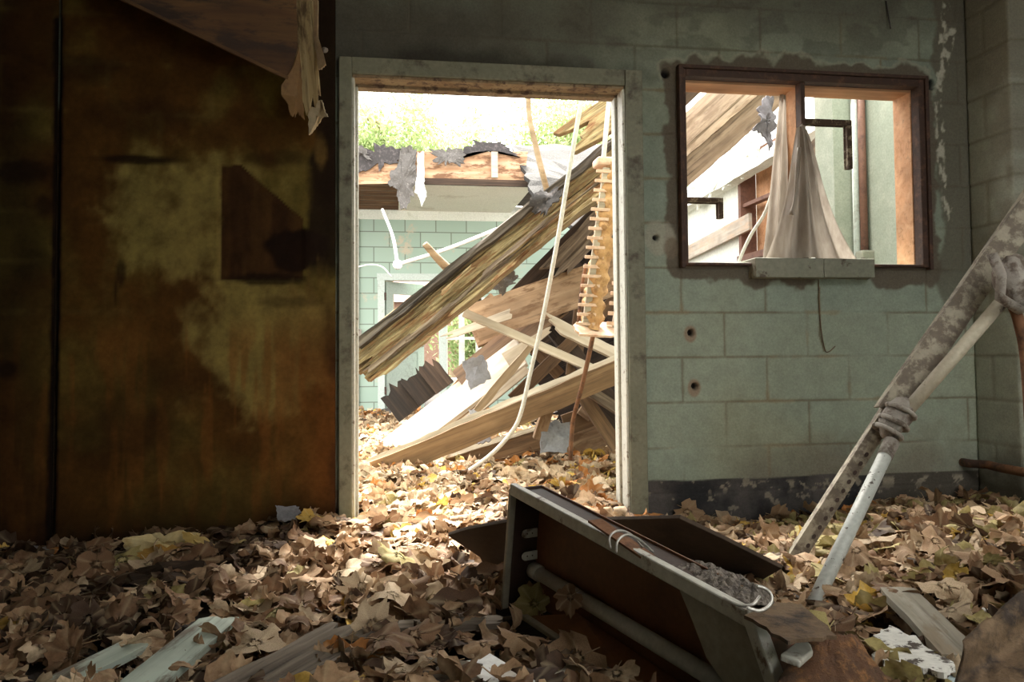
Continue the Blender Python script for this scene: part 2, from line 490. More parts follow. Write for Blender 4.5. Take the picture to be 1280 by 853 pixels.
def ragged(name, outline, thick, mat, n=None, amp=.01, sub=6, seed=1, lump=0.0, parent=None, label=None, cat=None, group=None):
    """thin ragged piece of felt / sheet: 3-D outline refined with random notches, filled by a fan of rings"""
    R_ = np.random.default_rng(seed)
    P = [np.array(p, float) for p in outline]; c = sum(P) / len(P)
    nn = np.zeros(3)
    for i in range(len(P)): nn += np.cross(P[i] - c, P[(i + 1) % len(P)] - c)
    nn /= np.linalg.norm(nn)
    if nn[1] > 0: nn = -nn
    ring = []
    for i in range(len(P)):
        a, b_ = P[i], P[(i + 1) % len(P)]
        for s in range(sub):
            p = a + (b_ - a) * s / sub
            if s: p = p + (p - c) / np.linalg.norm(p - c) * R_.normal() * amp
            ring.append(p)
    k = len(ring); rings = [1, .8, .55, .28]
    V = []
    for side in (1, -1):
        for q in rings:
            for i, p in enumerate(ring):
                x = c + (p - c) * q
                l_ = lump * (vnoise(x[0] * 14 + x[1] * 5, x[2] * 14, seed + 3) - .5) * 2 if lump else 0
                V.append(x + nn * (side * thick / 2 + l_))
        V.append(c + nn * (side * thick / 2))
    Fc = []; h = 4 * k + 1
    for r_ in range(3):
        for i in range(k):
            j = (i + 1) % k
            Fc.append((r_ * k + i, r_ * k + j, (r_ + 1) * k + j, (r_ + 1) * k + i))
            Fc.append((h + r_ * k + i, h + (r_ + 1) * k + i, h + (r_ + 1) * k + j, h + r_ * k + j))
    for i in range(k):
        j = (i + 1) % k
        Fc.append((3 * k + i, 3 * k + j, 4 * k)); Fc.append((h + 3 * k + j, h + 3 * k + i, h + 4 * k))
        Fc.append((i, h + i, h + j, j))
    b_ = MB(); b_.add(V, Fc); o = b_.build(name, mat, parent)
    return tag(o, label, cat, group)


# ================================================================== SETTING
D = 3.46
WT = .16
def W(x, y): return PY(x, y, D)
XR = W(1217, 430)[0]
XL, YB, ZC = -2.6, -2.2, 2.62
dx0, dx1, dz1 = W(442, 300)[0], W(779, 300)[0], W(610, 106)[2]
wx0, wx1, wz0, wz1 = W(852, 215)[0], W(1153, 215)[0], W(1000, 334)[2], W(1000, 95)[2]


def struct(o): o['kind'] = 'structure'; return o


def block_joints(x, z):
    """distances (m) to bed joints / head joints and the id of the block"""
    rowz = W(1000, 391)[2]; j0 = W(958, 420)[0]
    r_ = (z - rowz) / .2032; row = np.floor(r_)
    zb = np.minimum(r_ - row, 1 - (r_ - row)) * .2032
    off = np.where(np.mod(row, 2) == 0, 0.0, .5)
    q = (x - j0) / .4064 + off; col = np.floor(q)
    xb = np.minimum(q - col, 1 - (q - col)) * .4064
    return zb, xb, row, col


def wall_grid(name, xs, zs, holes, colf, disp, thick, mat):
    """front face at y=D looking to -Y, pierced by holes (x0,x1,z0,z1), with reveals and a back face"""
    for h in holes:
        xs = np.append(xs[(abs(xs - h[0]) > .003) & (abs(xs - h[1]) > .003)], [h[0], h[1]])
        zs = np.append(zs[(abs(zs - h[2]) > .003) & (abs(zs - h[3]) > .003)], [h[2], h[3]])
    xs = np.unique(np.sort(xs)); zs = np.unique(np.sort(zs))
    X, Z = np.meshgrid(xs, zs, indexing='ij')
    nx, nz = len(xs), len(zs)
    idx = np.arange(nx * nz).reshape(nx, nz)
    cx = (xs[:-1] + xs[1:]) / 2; cz = (zs[:-1] + zs[1:]) / 2
    keep = np.ones((nx - 1, nz - 1), bool)
    for h in holes:
        keep &= ~(((cx > h[0]) & (cx < h[1]))[:, None] & ((cz > h[2]) & (cz < h[3]))[None, :])
    Q = np.stack([idx[:-1, :-1], idx[1:, :-1], idx[1:, 1:], idx[:-1, 1:]], -1)[keep]
    col = colf(X, Z).reshape(-1, 3)
    Yf = D + disp(X, Z)
    V = np.stack([X, Yf, Z], -1).reshape(-1, 3)
    extra_v = []; extra_q = []
    base = len(V)
    def quad(p):
        b0 = base + len(extra_v); extra_v.extend(p); extra_q.append((b0, b0 + 1, b0 + 2, b0 + 3))
    yb = D + thick
    for h in holes:
        a, b_, c_, d_ = h
        quad([(a, D, c_), (a, yb, c_), (a, yb, d_), (a, D, d_)]); quad([(b_, D, c_), (b_, D, d_), (b_, yb, d_), (b_, yb, c_)])
        quad([(a, D, d_), (a, yb, d_), (b_, yb, d_), (b_, D, d_)]); quad([(a, D, c_), (b_, D, c_), (b_, yb, c_), (a, yb, c_)])
    gx = np.unique([xs[0], xs[-1]] + [h[0] for h in holes] + [h[1] for h in holes]); gz = np.unique([zs[0], zs[-1]] + [h[2] for h in holes] + [h[3] for h in holes])
    for i in range(len(gx) - 1):
        for j in range(len(gz) - 1):
            mx, mz = (gx[i] + gx[i + 1]) / 2, (gz[j] + gz[j + 1]) / 2
            if any(h[0] < mx < h[1] and h[2] < mz < h[3] for h in holes): continue
            quad([(gx[i], yb, gz[j]), (gx[i], yb, gz[j + 1]), (gx[i + 1], yb, gz[j + 1]), (gx[i + 1], yb, gz[j])])
    V = np.vstack([V, np.array(extra_v)]); Q = np.vstack([Q, np.array(extra_q)])
    me = mesh_fast(name, V, Q)
    c_all = np.vstack([col, np.tile([.50, .55, .48], (len(extra_v), 1))]); setcol(me, c_all)
    o = link(name, me, mat, smooth=False)
    sm = np.zeros(len(me.polygons), bool); sm[:len(Q) - len(extra_q)] = True
    me.polygons.foreach_set('use_smooth', sm)
    return o


def pxmask(X, Z, cx, cy, rx, ry, soft=.4, seed=0, amp=.35, freq=9):
    """soft blob round the wall point seen at pixel (cx,cy); radii in pixels"""
    c0 = W(cx, cy); ax = abs(W(cx + rx, cy)[0] - c0[0]); az = abs(W(cx, cy + ry)[2] - c0[2])
    d = np.hypot((X - c0[0]) / ax, (Z - c0[2]) / az) + (fbm(X * freq, Z * freq, seed, 4) - .5) * 2 * amp
    return 1 - sstep(1 - soft, 1 + soft, d)


def pxline(X, Z, pts, wpx, seed=0, amp=.004, freq=18):
    """mask of a thin line through pixel points"""
    P = [W(*p) for p in pts]; wm = wpx * 3.5 / FPX
    jx = (fbm(X * freq, Z * freq, seed, 3) - .5) * 2 * amp; jz = (fbm(X * freq + 50, Z * freq, seed + 9, 3) - .5) * 2 * amp
    d = np.full(X.shape, 9.0)
    for a, b_ in zip(P[:-1], P[1:]):
        ax, az, bx, bz = a[0], a[2], b_[0], b_[2]
        t = np.clip(((X - ax) * (bx - ax) + (Z - az) * (bz - az)) / ((bx - ax) ** 2 + (bz - az) ** 2), 0, 1)
        d = np.minimum(d, np.hypot(X + jx - ax - t * (bx - ax), Z + jz - az - t * (bz - az)))
    return 1 - sstep(wm * .35, wm * .8, d)


def wall_col(X, Z):
    zb, xb, row, colm = block_joints(X, Z)
    mint = np.array([.325, .375, .302]); mint2 = np.array([.295, .355, .298])
    c = np.zeros(X.shape + (3,)) + mint
    c = mixc(c, mint2, _hash(row + 50, colm + 50, 3))
    c = mixc(c, [.34, .345, .24], sstep(.45, .8, fbm(X * 1.3, Z * 1.3, 77, 3)) * .6)
    n1 = fbm(X * 6, Z * 6, 1, 5); n2 = fbm(X * 22, Z * 22, 5, 4); n3 = fbm(X * 2, Z * 2, 8, 4)
    c = c * (0.86 + .28 * n2)[..., None]
    # dirty, patched joints
    j = np.minimum(zb, np.where(zb < .02, 1, xb))
    jm = (1 - sstep(.002, .0085, np.minimum(zb, xb) + (n2 - .5) * .006)) * sstep(.3, .62, fbm(X * 3.1, Z * 3.1, 21, 4))
    c = mixc(c, [.18, .155, .105], jm * .72)
    jp = (1 - sstep(.003, .013, np.minimum(zb, xb) + (n2 - .5) * .016)) * sstep(.56, .64, fbm(X * 4, Z * 4, 33, 4))
    c = mixc(c, [.33, .28, .18], jp * .5)
    # soot and bare grey block over the door head; darker along the top
    z_dark = W(800, 86)[2]
    s = sstep(-.12, .18, (Z - z_dark) + (n3 - .5) * .55 - sstep(W(640, 80)[0], W(900, 80)[0], X) * .22)
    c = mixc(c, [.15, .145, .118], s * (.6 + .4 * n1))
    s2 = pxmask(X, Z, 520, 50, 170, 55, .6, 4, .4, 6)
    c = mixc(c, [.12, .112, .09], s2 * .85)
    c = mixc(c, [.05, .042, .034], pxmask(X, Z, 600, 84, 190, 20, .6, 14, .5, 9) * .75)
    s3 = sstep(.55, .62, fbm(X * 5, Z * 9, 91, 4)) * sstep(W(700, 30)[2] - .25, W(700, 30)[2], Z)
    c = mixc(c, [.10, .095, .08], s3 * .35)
    upper_dark = sstep(-.3, .35, Z - W(900, 300)[2] + (n3 - .5) * .5)  # whole wall made darker towards the top
    c = c * (1 - .22 * upper_dark)[..., None]
    # grey mortar skim round the window
    ddx = np.maximum(np.maximum(wx0 - X, X - wx1), 0); ddz = np.maximum(np.maximum(wz0 - Z, (Z - wz1) * 1.05), 0)
    dw = np.hypot(ddx, ddz)
    inrange = sstep(0, .02, .085 + (fbm(X * 9, Z * 9, 12, 4) - .5) * .12 - dw)
    c = mixc(c, [.125, .102, .078], inrange * .92)
    c = mixc(c, [.36, .345, .27], sstep(0, .006, .085 + (fbm(X * 9, Z * 9, 12, 4) - .5) * .12 - dw + .008) * (1 - inrange) * .45 * (Z > wz1 - .05))
    # bare band beside the corner
    xr0 = W(1168, 300)[0]
    band = sstep(0, .03, X - xr0 + (fbm(X * 4, Z * 5, 15, 4) - .5) * .16) * sstep(W(1000, 430)[2], W(1000, 330)[2], Z + (n3 - .5) * .3)
    c = mixc(c, [.125, .112, .086], band * .85)
    streak = pxline(X, Z, [(1182, 5), (1176, 70), (1190, 40), (1172, 110), (1176, 190), (1180, 235), (1186, 280)], 9, 31, .02, 30) * sstep(.45, .6, fbm(X * 45, Z * 25, 61, 3))
    c = mixc(c, [.50, .48, .40], streak * .9)
    # damp stains low down, dark band of old skirting paint
    low = sstep(0, .3, W(1000, 545)[2] + .06 - Z + (n1 - .5) * .32)
    c = mixc(c, [.20, .17, .13], low * .75 * sstep(W(880, 500)[0], W(960, 500)[0], X))
    zband = W(900, 598)[2]
    bn = sstep(0, .006, zband + (vnoise(X * 6, Z * 0, 3) - .5) * .012 - Z)
    chip = sstep(.56, .6, fbm(X * 28, Z * 28, 44, 4)) * (1 - sstep(.03, .09, zband - Z)) * sstep(.01, .03, zband - Z)
    chip = np.maximum(chip, sstep(.70, .73, fbm(X * 20, Z * 20, 48, 4)) * .8)
    dk = mixc(np.zeros(X.shape + (3,)) + [.035, .035, .037], [.11, .10, .095], sstep(.35, .7, n1))
    fade = sstep(W(1080, 600)[0], W(1120, 600)[0], X)
    dk = mixc(dk, [.10, .088, .07], fade * .8)
    c = c * (1 - bn)[..., None] + mixc(dk, [.34, .30, .23], chip * .85) * bn[..., None]
    # hand-sized marks: bolt plates, cable stain, paint loss
    for (px, py) in ((863, 418), (868, 485)):
        q = pxmask(X, Z, px, py, 8, 11, .15, px, .12, 20); c = mixc(c, [.30, .21, .15], q * .8)
        q = pxmask(X, Z, px + 1, py - 2, 3.6, 4.2, .3, px, .1, 30); c = mixc(c, [.012, .01, .008], q)
    q = pxmask(X, Z, 832, 92, 5, 5, .3, 2, .3, 30); c = mixc(c, [.012, .01, .01], q)
    q = pxmask(X, Z, 1164, 106, 4, 7, .3, 3, .3, 30); c = mixc(c, [.012, .01, .01], q)
    q = pxmask(X, Z, 823, 298, 19, 21, .15, 5, .35, 14); c = mixc(c, [.40, .39, .32], q * .8)
    q = pxmask(X, Z, 838, 310, 9, 12, .2, 6, .5, 14); c = mixc(c, [.20, .16, .12], q * .8)
    q = pxmask(X, Z, 820, 297, 3, 3.4, .3, 2, .1, 30); c = mixc(c, [.012, .01, .01], q)
    q = pxline(X, Z, [(1024, 360), (1025, 420), (1030, 438)], 3, 2, .003); c = mixc(c, [.20, .17, .11], q * .8)
    # rust-stained stripe left of the door
    xe = W(424, 300)[0]
    st = sstep(0, .04, xe - X + (n1 - .5) * .05) * sstep(0, .1, W(420, 130)[2] - Z + (n1 - .5) * .2)
    c = mixc(c, [.06, .03, .016], st * .92)
    return np.clip(c, 0, 1)


def wall_disp(X, Z):
    zb, xb, row, colm = block_joints(X, Z)
    n2 = fbm(X * 25, Z * 25, 5, 4)
    j = 1 - sstep(.0015, .0065, np.minimum(zb, xb) + (n2 - .5) * .004)
    d = j * .0035 * (.4 + .6 * sstep(.3, .6, fbm(X * 3, Z * 3, 21, 4))) + (n2 - .5) * .0022
    for (px, py, r_) in ((864, 416, 4), (869, 483, 4), (832, 92, 5), (1164, 106, 5), (820, 297, 3.4)):
        d = d + pxmask(X, Z, px, py, r_, r_, .3, px, .1, 30) * .03
    return d


wb = wall_grid('wall_back', np.concatenate([np.arange(XL, -.36, .04), np.arange(-.36, XR + .03, .0055)]), np.arange(0, ZC + .001, .0055),
               [(dx0 - .02, dx1 + .02, -.001, dz1 + .02), (wx0 + .005, wx1 - .005, wz0 + .005, wz1 - .005)], wall_col, wall_disp, WT, M['wall'])
struct(wb)


# right wall (plane X=XR, seen raking) with pier and block courses
def side_wall():
    ys = np.arange(YB, D + .001, .012); zs = np.arange(0, ZC + .001, .012)
    Yg, Z = np.meshgrid(ys, zs, indexing='ij')
    zb, xb, row, colm = block_joints(Yg, Z)
    n1 = fbm(Yg * 5, Z * 5, 61, 5); n2 = fbm(Yg * 22, Z * 22, 65, 4); n3 = fbm(Yg * 1.7, Z * 1.7, 68, 4)
    c = np.zeros(Yg.shape + (3,)) + [.37, .39, .325]
    c = c * (.85 + .3 * n2)[..., None]
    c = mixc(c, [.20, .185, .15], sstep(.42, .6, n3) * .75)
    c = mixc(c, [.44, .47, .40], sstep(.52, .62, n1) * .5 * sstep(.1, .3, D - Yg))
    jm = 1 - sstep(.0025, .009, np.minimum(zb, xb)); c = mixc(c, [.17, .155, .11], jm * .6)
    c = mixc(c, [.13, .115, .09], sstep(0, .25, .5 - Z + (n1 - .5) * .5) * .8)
    Xs = XR + jm * .004 + (n2 - .5) * .003 + sstep(0, .012, PX(1265, 150, XR)[1] - Yg) * .13
    V = np.stack([Xs, Yg, Z], -1).reshape(-1, 3)
    ny, nz = Yg.shape; idx = np.arange(ny * nz).reshape(ny, nz)
    Q = np.stack([idx[:-1, :-1], idx[:-1, 1:], idx[1:, 1:], idx[1:, :-1]], -1).reshape(-1, 4)
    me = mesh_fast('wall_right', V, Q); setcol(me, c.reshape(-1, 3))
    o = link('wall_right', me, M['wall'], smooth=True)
    md = o.modifiers.new('solid', 'SOLIDIFY'); md.thickness = .16; md.offset = -1
    return struct(o)


side_wall()
bx = MB(); bx.box((XL - .15, YB, 0), (XL, D + WT, ZC)); struct(bx.build('wall_left', M['palegreen']))
bx = MB(); bx.box((XL, YB - .15, 0), (1.0, YB, ZC)); bx.box((1.0, YB - .15, 1.9), (XR, YB, ZC)); bx.box((1.0, YB - .15, 0), (XR, YB, .7))  # unseen opening added at the right so sky light enters
struct(bx.build('wall_front', M['palegreen']))
# ceiling with an unseen opening, added and sized to let sky light in
HX0, HX1, HY0, HY1 = 1.15, XR - .1, -1.9, 1.0
bx = MB()
bx.box((XL, YB, ZC), (HX0, D + WT, ZC + .12)); bx.box((HX0, YB, ZC), (XR + .15, HY0, ZC + .12)); bx.box((HX0, HY1, ZC), (XR + .15, D + WT, ZC + .12)); bx.box((HX1, HY0, ZC), (XR + .15, HY1, ZC + .12))
struct(bx.build('ceiling', M['offwhite']))
bx = MB(); bx.box((XL - .2, YB - .2, -.12), (XR + .2, D + WT, 0)); struct(bx.build('floor', M['soil']))
bx = MB(); bx.box((-14, D + WT, -.14), (18, 40, -.02)); struct(bx.build('ground', M['soil']))

# ------------------------------------------------------------------ door frame
dr = empty('door_1', ((dx0 + dx1) / 2, D, 0), kind='structure')
yo = D - .035
def jamb(xa, xb, xc, name, left):
    b_ = MB(); b_.box((xa, yo, 0), (xb, D + .02, dz1 + (.085)))
    o = b_.build(name, M['doorpaint'], dr, bevel=.004)
    b2 = MB()
    if left: b2.box((xb, yo + .012, 0), (xb + .012, D + WT, dz1)); b2.box((xb + .012, D + .06, 0), (xb + .024, D + .1, dz1))
    else: b2.box((xa - .012, yo + .012, 0), (xa, D + WT, dz1)); b2.box((xa - .024, D + .06, 0), (xa - .012, D + .1, dz1))
    o2 = b2.build('stop', M['doorlit'], dr, bevel=.003)
jamb(W(424, 300)[0], W(440, 300)[0], 0, 'jamb', True)
jamb(W(781.5, 300)[0], W(803, 300)[0], 0, 'jamb', False)
b_ = MB(); b_.box((W(440, 300)[0], yo, dz1 + .012), (W(781, 300)[0], D + .02, dz1 + .085)); b_.build('head', M['doorpaint'], dr, bevel=.004)
b_ = MB(); b_.box((dx0 - .005, yo + .01, dz1 - .002), (dx1 + .005, D + WT, dz1 + .012)); b_.box((dx0, D + .06, dz1 - .016), (dx1, D + .1, dz1)); b_.build('head_liner', M['headrust'], dr, bevel=.003)

# ------------------------------------------------------------------ window
wn = empty('window_1', ((wx0 + wx1) / 2, D, wz0), kind='structure')
fw = .035
b_ = MB()
b_.box((wx0, D - .03, wz0), (wx0 + .016, D + .03, wz1)); b_.box((wx1 - .03, D - .03, wz0), (wx1, D + .03, wz1))
b_.box((wx0 + .016, D - .03, wz1 - fw), (wx1 - .03, D + .03, wz1)); b_.box((wx0 + .016, D - .03, wz0), (wx1 - .03, D + .03, wz0 + .014))
b_.build('frame', M['rustframe'], wn, bevel=.004)
b_ = MB()
b_.box((wx0 - .02, D - .04, wz0 - .01), (wx0, D - .004, wz1 + .01)); b_.box((wx1, D - .04, wz0 - .01), (wx1 + .018, D - .004, wz1 + .015)); b_.box((wx0 - .02, D - .04, wz1), (wx1 + .018, D - .004, wz1 + .016))
b_.build('flange', M['rustframe'], wn, bevel=.003)
b_ = MB(); b_.box((wx0 + .006, D + .03, wz1 - .045), (wx1 - .006, D + WT, wz1 - .01)); b_.build('head_lining', M['orangewood'], wn)
b_ = MB(); b_.box((wx1 - .035, D + .03, wz0 + .006), (wx1 - .006, D + WT, wz1 - .045)); b_.build('side_lining', M['orangewood'], wn)
b_ = MB(); b_.box((wx0 + .006, D + .03, wz0 + .006), (wx0 + .02, D + WT, wz1 - .045)); b_.build('side_lining', M['orangewood'], wn)
mx = W(1002, 200)[0]
b_ = MB(); b_.box((mx - .008, D - .02, wz0 + .014), (mx + .014, D + .03, wz1 - fw)); b_.build('mullion', M['rustframe'], wn, bevel=.003)
b_ = MB(); b_.box((mx - .008, D + .03, wz0 + .014), (mx + .014, D + .12, wz1 - .045)); b_.build('mullion_lining', M['orangewood'], wn)
# broken opening lights: an L of steel left on the mullion and on the left jamb
def sash(x0, z0, x1, z1, y, w, lab):
    e = empty('sash_remnant', (x0, y, z0), lab, 'window sash', 'broken steel sash corners')
    b1 = MB(); b1.box((x0, y - .016, z0 - w), (x1, y + .016, z0)); b1.box((x0, y + .004, z0 - w - .006), (x1, y + .012, z0 - w)); b1.build('rail', M['angle2'], e, bevel=.002)
    b1 = MB(); b1.box((x1 - w, y - .016, z1), (x1, y + .016, z0 - w)); b1.box((x1 - w - .006, y + .004, z1), (x1 - w, y + .012, z0 - w)); b1.build('stile', M['angle2'], e, bevel=.002)
M['angle2'] = m_spot('rusted_sash', (.06, .035, .02), (.26, .22, .15), 30, .52, .62, .8)
yS = D + .14
a = PY(1005, 149, yS); c_ = PY(1064, 212, yS)
sash(mx + .014, a[2], c_[0], c_[2], yS, .026, 'rusty steel sash corner hooked on the window mullion')
a = PY(856, 247, yS); c_ = PY(903, 274, yS)
sash(wx0 + .02, a[2], c_[0], c_[2], yS, .022, 'small rusty sash corner hanging from the left window jamb')

# sill block under the curtain
s0, s1 = W(936, 336), W(1083, 337)
sb = empty('sill_block', (s0[0], D - .05, W(1000, 348)[2]), 'painted concrete sill block under the hanging plastic sheet', 'sill block')
zt, zl = W(1000, 325)[2], W(1000, 349)[2]
xm = W(1020, 336)[0]
b_ = MB(); b_.box((s0[0], D - .07, zl), (xm, D + .12, zt)); o = b_.build('block', M['concrete'], sb, bevel=.004)
b_ = MB(); b_.box((xm + .002, D - .068, zl + .002), (s1[0], D + .12, zt)); o = b_.build('block', M['concrete'], sb, bevel=.004)

# ------------------------------------------------------------------ low pipe in the corner
p0 = W(1203, 578); p1 = PX(1283, 590, XR - .05)
tube_obj('heating_pipe', [p0 + [0, .0, 0], p0 + [0, -.05, 0], p0 + [.05, -.1, 0], [XR - .05, D - .2, p0[2]], [XR - .05, D - 1.2, p0[2]]], .02, M['rust'], 10,
         label='rusty heating pipe running low along the right wall', cat='pipe')
# wire stub below the sill
tube_obj('hanging_cable', smooth_path([W(1022, 350) + [0, -.008, 0], W(1024, 400) + [0, -.008, 0], W(1029, 436) + [0, -.012, 0], W(1033, 440) + [0, -.02, 0], W(1040, 433) + [0, -.028, 0]], 5), .0022, M['rustgrey'], 6,
         label='thin dark cable stub hanging below the sill block', cat='cable')
tube_obj('hanging_wire', smooth_path([W(1107, 2) + [0, -.004, 0], W(1108, 20) + [0, -.015, 0], W(1110, 38) + [0, -.02, 0]], 4), .003, M['feltdark'], 6, label='short dark wire hook high on the block wall', cat='wire')
tube_obj('wall_bolt', [W(412, 63) + [0, .01, 0], W(406, 68) + [0, -.05, 0]], .012, M['clamp'], 10, label='grey bolt sticking out of the wall beside the torn strip', cat='bolt')


# ------------------------------------------------------------------ stained wall panels on the left
def panel_col(X, Z):
    n1 = fbm(X * 5, Z * 4, 101, 5); n2 = fbm(X * 16, Z * 14, 102, 4); n3 = fbm(X * 1.8, Z * 1.6, 103, 4); nv = fbm(X * 22, Z * 2.2, 104, 4)
    ol = np.array([.21, .155, .036]); br = np.array([.115, .05, .011]); dk = np.array([.018, .008, .004])
    c = np.zeros(X.shape + (3,)) + br
    olm = sstep(.38, .62, .55 * n3 + .45 * n1)
    up = sstep(W(200, 470)[2], W(200, 330)[2], Z)
    c = mixc(c, ol, np.clip(olm * (.55 + .45 * up), 0, 1))
    c = mixc(c, [.36, .28, .085], sstep(.5, .72, .4 * n1 + .3 * n2 + .45 * pxmask(X, Z, 320, 420, 95, 90, .8, 7, .4, 5) + .3 * pxmask(X, Z, 230, 260, 120, 80, .8, 8, .4, 5)) * .75)
    c = mixc(c, [.26, .10, .022], sstep(.48, .64, nv) * sstep(W(300, 380)[2], W(300, 440)[2], Z) * .55)
    c = mixc(c, [.18, .068, .016], sstep(W(330, 500)[0], W(420, 500)[0], X + (n1 - .5) * .25) * .85 * (1 - up))
    # dark foot, top and far left: stain plus vignette painted into the colour
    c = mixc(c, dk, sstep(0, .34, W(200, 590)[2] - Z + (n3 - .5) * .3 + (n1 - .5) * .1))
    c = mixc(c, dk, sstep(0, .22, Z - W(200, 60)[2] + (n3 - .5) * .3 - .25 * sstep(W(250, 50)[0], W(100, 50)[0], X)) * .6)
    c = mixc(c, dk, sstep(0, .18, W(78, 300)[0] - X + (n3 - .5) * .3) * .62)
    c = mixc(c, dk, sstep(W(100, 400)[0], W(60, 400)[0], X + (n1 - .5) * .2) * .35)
    # ghost of block courses through the stain
    zb, xb, row, colm = block_joints(X, Z)
    c = mixc(c, [.26, .19, .06], (1 - sstep(.004, .02, np.minimum(zb, xb))) * .22 * up * sstep(.4, .6, n1))
    # marks
    for (px, py, rx, ry, k) in ((175, 202, 52, 5, .9), (30, 218, 34, 14, .8), (14, 462, 13, 12, .9), (155, 345, 5, 16, .7), (148, 365, 3, 14, .7), (60, 260, 10, 12, .7), (110, 90, 40, 16, .6), (360, 378, 38, 7, .5),
                           (45, 330, 22, 30, .4), (205, 480, 60, 26, .35), (150, 540, 70, 40, .5), (350, 200, 40, 9, .5), (190, 150, 60, 22, .45)):
        c = mixc(c, dk, pxmask(X, Z, px, py, rx, ry, .5, px, .5, 12) * k)
    c = mixc(c, dk * .6, pxline(X, Z, [(78, 30), (76, 250), (73, 420), (68, 690)], 9, 5, .006))
    # torn square patch with a brown ply showing, its dark lip and hole
    px0, px1, pz0, pz1 = W(277, 280)[0], W(381, 280)[0], W(330, 352)[2], W(330, 209)[2]
    cut = (X - px0) * -.9 + (W(277, 200)[2] - Z) + 0.0
    edge = (n2 - .5) * .02
    inside = sstep(0, .008, X - px0 + edge) * sstep(0, .008, px1 - X + edge) * sstep(0, .008, Z - pz0 + edge) * sstep(0, .01, pz1 - np.clip(X - W(303, 220)[0], 0, 1) * .85 - Z + edge)
    pc = mixc(np.zeros(X.shape + (3,)) + [.095, .045, .014], [.055, .024, .009], sstep(.35, .7, nv))
    c = c * (1 - inside)[..., None] + pc * inside[..., None]
    c = mixc(c, dk, pxmask(X, Z, 372, 314, 40, 26, .15, 3, .35, 10))
    c = mixc(c, dk, pxmask(X, Z, 330, 350, 52, 7, .4, 4, .5, 16) * .85)
    # charred strip beside the door
    ch = sstep(0, .03, X - W(386, 300)[0] + (n1 - .5) * .12) * sstep(W(400, 350)[2], W(400, 325)[2], Z + (n1 - .5) * .1)
    c = mixc(c, [.022, .012, .007], ch * .95)
    c = mixc(c, [.20, .12, .035], pxmask(X, Z, 402, 195, 7, 20, .4, 9, .5, 14) * .8)
    c = mixc(c, [.22, .13, .04], pxmask(X, Z, 398, 360, 22, 26, .5, 19, .8, 14) * .7 * sstep(.45, .6, nv))
    c = mixc(c, [.045, .016, .007], sstep(W(408, 500)[0], W(420, 500)[0], X + (n1 - .5) * .12) * (1 - up) * .8)
    return np.clip(c * .66 * (.62 + .76 * n2)[..., None], 0, 1)


def wall_panel(xa, xb, z0, z1, yf, lab):
    xs = np.linspace(xa, xb, int((xb - xa) / .009)); zs = np.linspace(z0, z1, int((z1 - z0) / .009))
    X, Z = np.meshgrid(xs, zs, indexing='ij'); n1 = fbm(X * 3, Z * 2, 55, 3)
    e = np.minimum.reduce([X - xa, xb - X, Z - z0, z1 - Z])
    Y_ = yf + (n1 - .5) * .006 + .004 * (1 - sstep(0, .012, e))
    px0, px1, pz0, pz1 = W(277, 280)[0], W(381, 280)[0], W(330, 352)[2], W(330, 209)[2]
    rec = ((X > px0) & (X < px1) & (Z > pz0) & (Z < pz1 - np.clip(X - W(303, 220)[0], 0, 1) * .85)) * .005
    V = np.stack([X, Y_ + rec, Z], -1).reshape(-1, 3)
    nx, nz = X.shape; idx = np.arange(nx * nz).reshape(nx, nz)
    Q = np.stack([idx[:-1, :-1], idx[1:, :-1], idx[1:, 1:], idx[:-1, 1:]], -1).reshape(-1, 4)
    me = mesh_fast('wall_panel', V, Q); setcol(me, panel_col(X, Z).reshape(-1, 3))
    o = link('wall_panel', me, M['panel'], smooth=True)
    md = o.modifiers.new('solid', 'SOLIDIFY'); md.thickness = .012; md.offset = -1
    return tag(o, lab, 'wall panel', 'stained wall panels left of the door')


xj = W(75, 330)[0]; xe = W(420, 330)[0]
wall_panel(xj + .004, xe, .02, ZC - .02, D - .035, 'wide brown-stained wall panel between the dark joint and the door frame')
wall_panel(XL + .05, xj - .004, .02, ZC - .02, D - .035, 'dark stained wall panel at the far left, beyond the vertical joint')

# sagging ceiling sheet at upper left and the torn strip hanging at its edge
Yh = 2.9
hs = [PY(125, -12, Yh + .2), PY(250, 48, Yh + .25), PY(361, 101, Yh + .3), PY(372, 60, Yh + .3), PY(366, -60, Yh + .22), PY(120, -90, Yh + .1)]
hs[4] = np.array([hs[4][0], hs[4][1], ZC]); hs[5] = np.array([hs[5][0] - .25, hs[5][1], ZC])
M['ceilbrown'] = m_wood('stained_ceiling_sheet', (.05, .02, .008), (.11, .05, .016), (.18, .095, .03), .35, .75, (.035, .016, .009), .2)
e = tag(empty('ceiling_sheet', hs[4]), 'sagging brown-stained ceiling sheet hanging at the upper left', 'ceiling sheet')
b_ = MB(); b_.plate(hs, .012); b_.build('sheet', M['ceilbrown'], e)
b_ = MB(); b_.obox(hs[0] + [0, -.012, .004], hs[2] + [0, -.012, .004], .012, .016, (0, -1, 0)); b_.build('edge_strip', M['ceilbrown'], e)
e = tag(empty('hanging_strip', PY(380, 0, 3.25)), 'torn pale wood strip hanging beside the top of the door', 'wood strip')
plank('strip', PY(368, -118, 3.18), PY(392, 168, 3.3), .085, .018, m_wood('torn_strip', (.20, .13, .06), (.40, .30, .15), (.52, .42, .24), .8, .9, (.12, .075, .035), .5), (-.25, -1, 0), 26, 8, (0, .16), .5, .006, parent=e, seed=4)
ragged('flap', [PY(389, -5, 3.24), PY(397, 0, 3.22), PY(398, 60, 3.22), PY(408, 82, 3.18), PY(400, 88, 3.2), PY(394, 60, 3.23)], .006, M['offflap'] if 'offflap' in M else m_spot('tan_flap', (.42, .30, .18), (.30, .19, .10), 12, .5, .7), amp=.006, seed=3, lump=.006, parent=e)
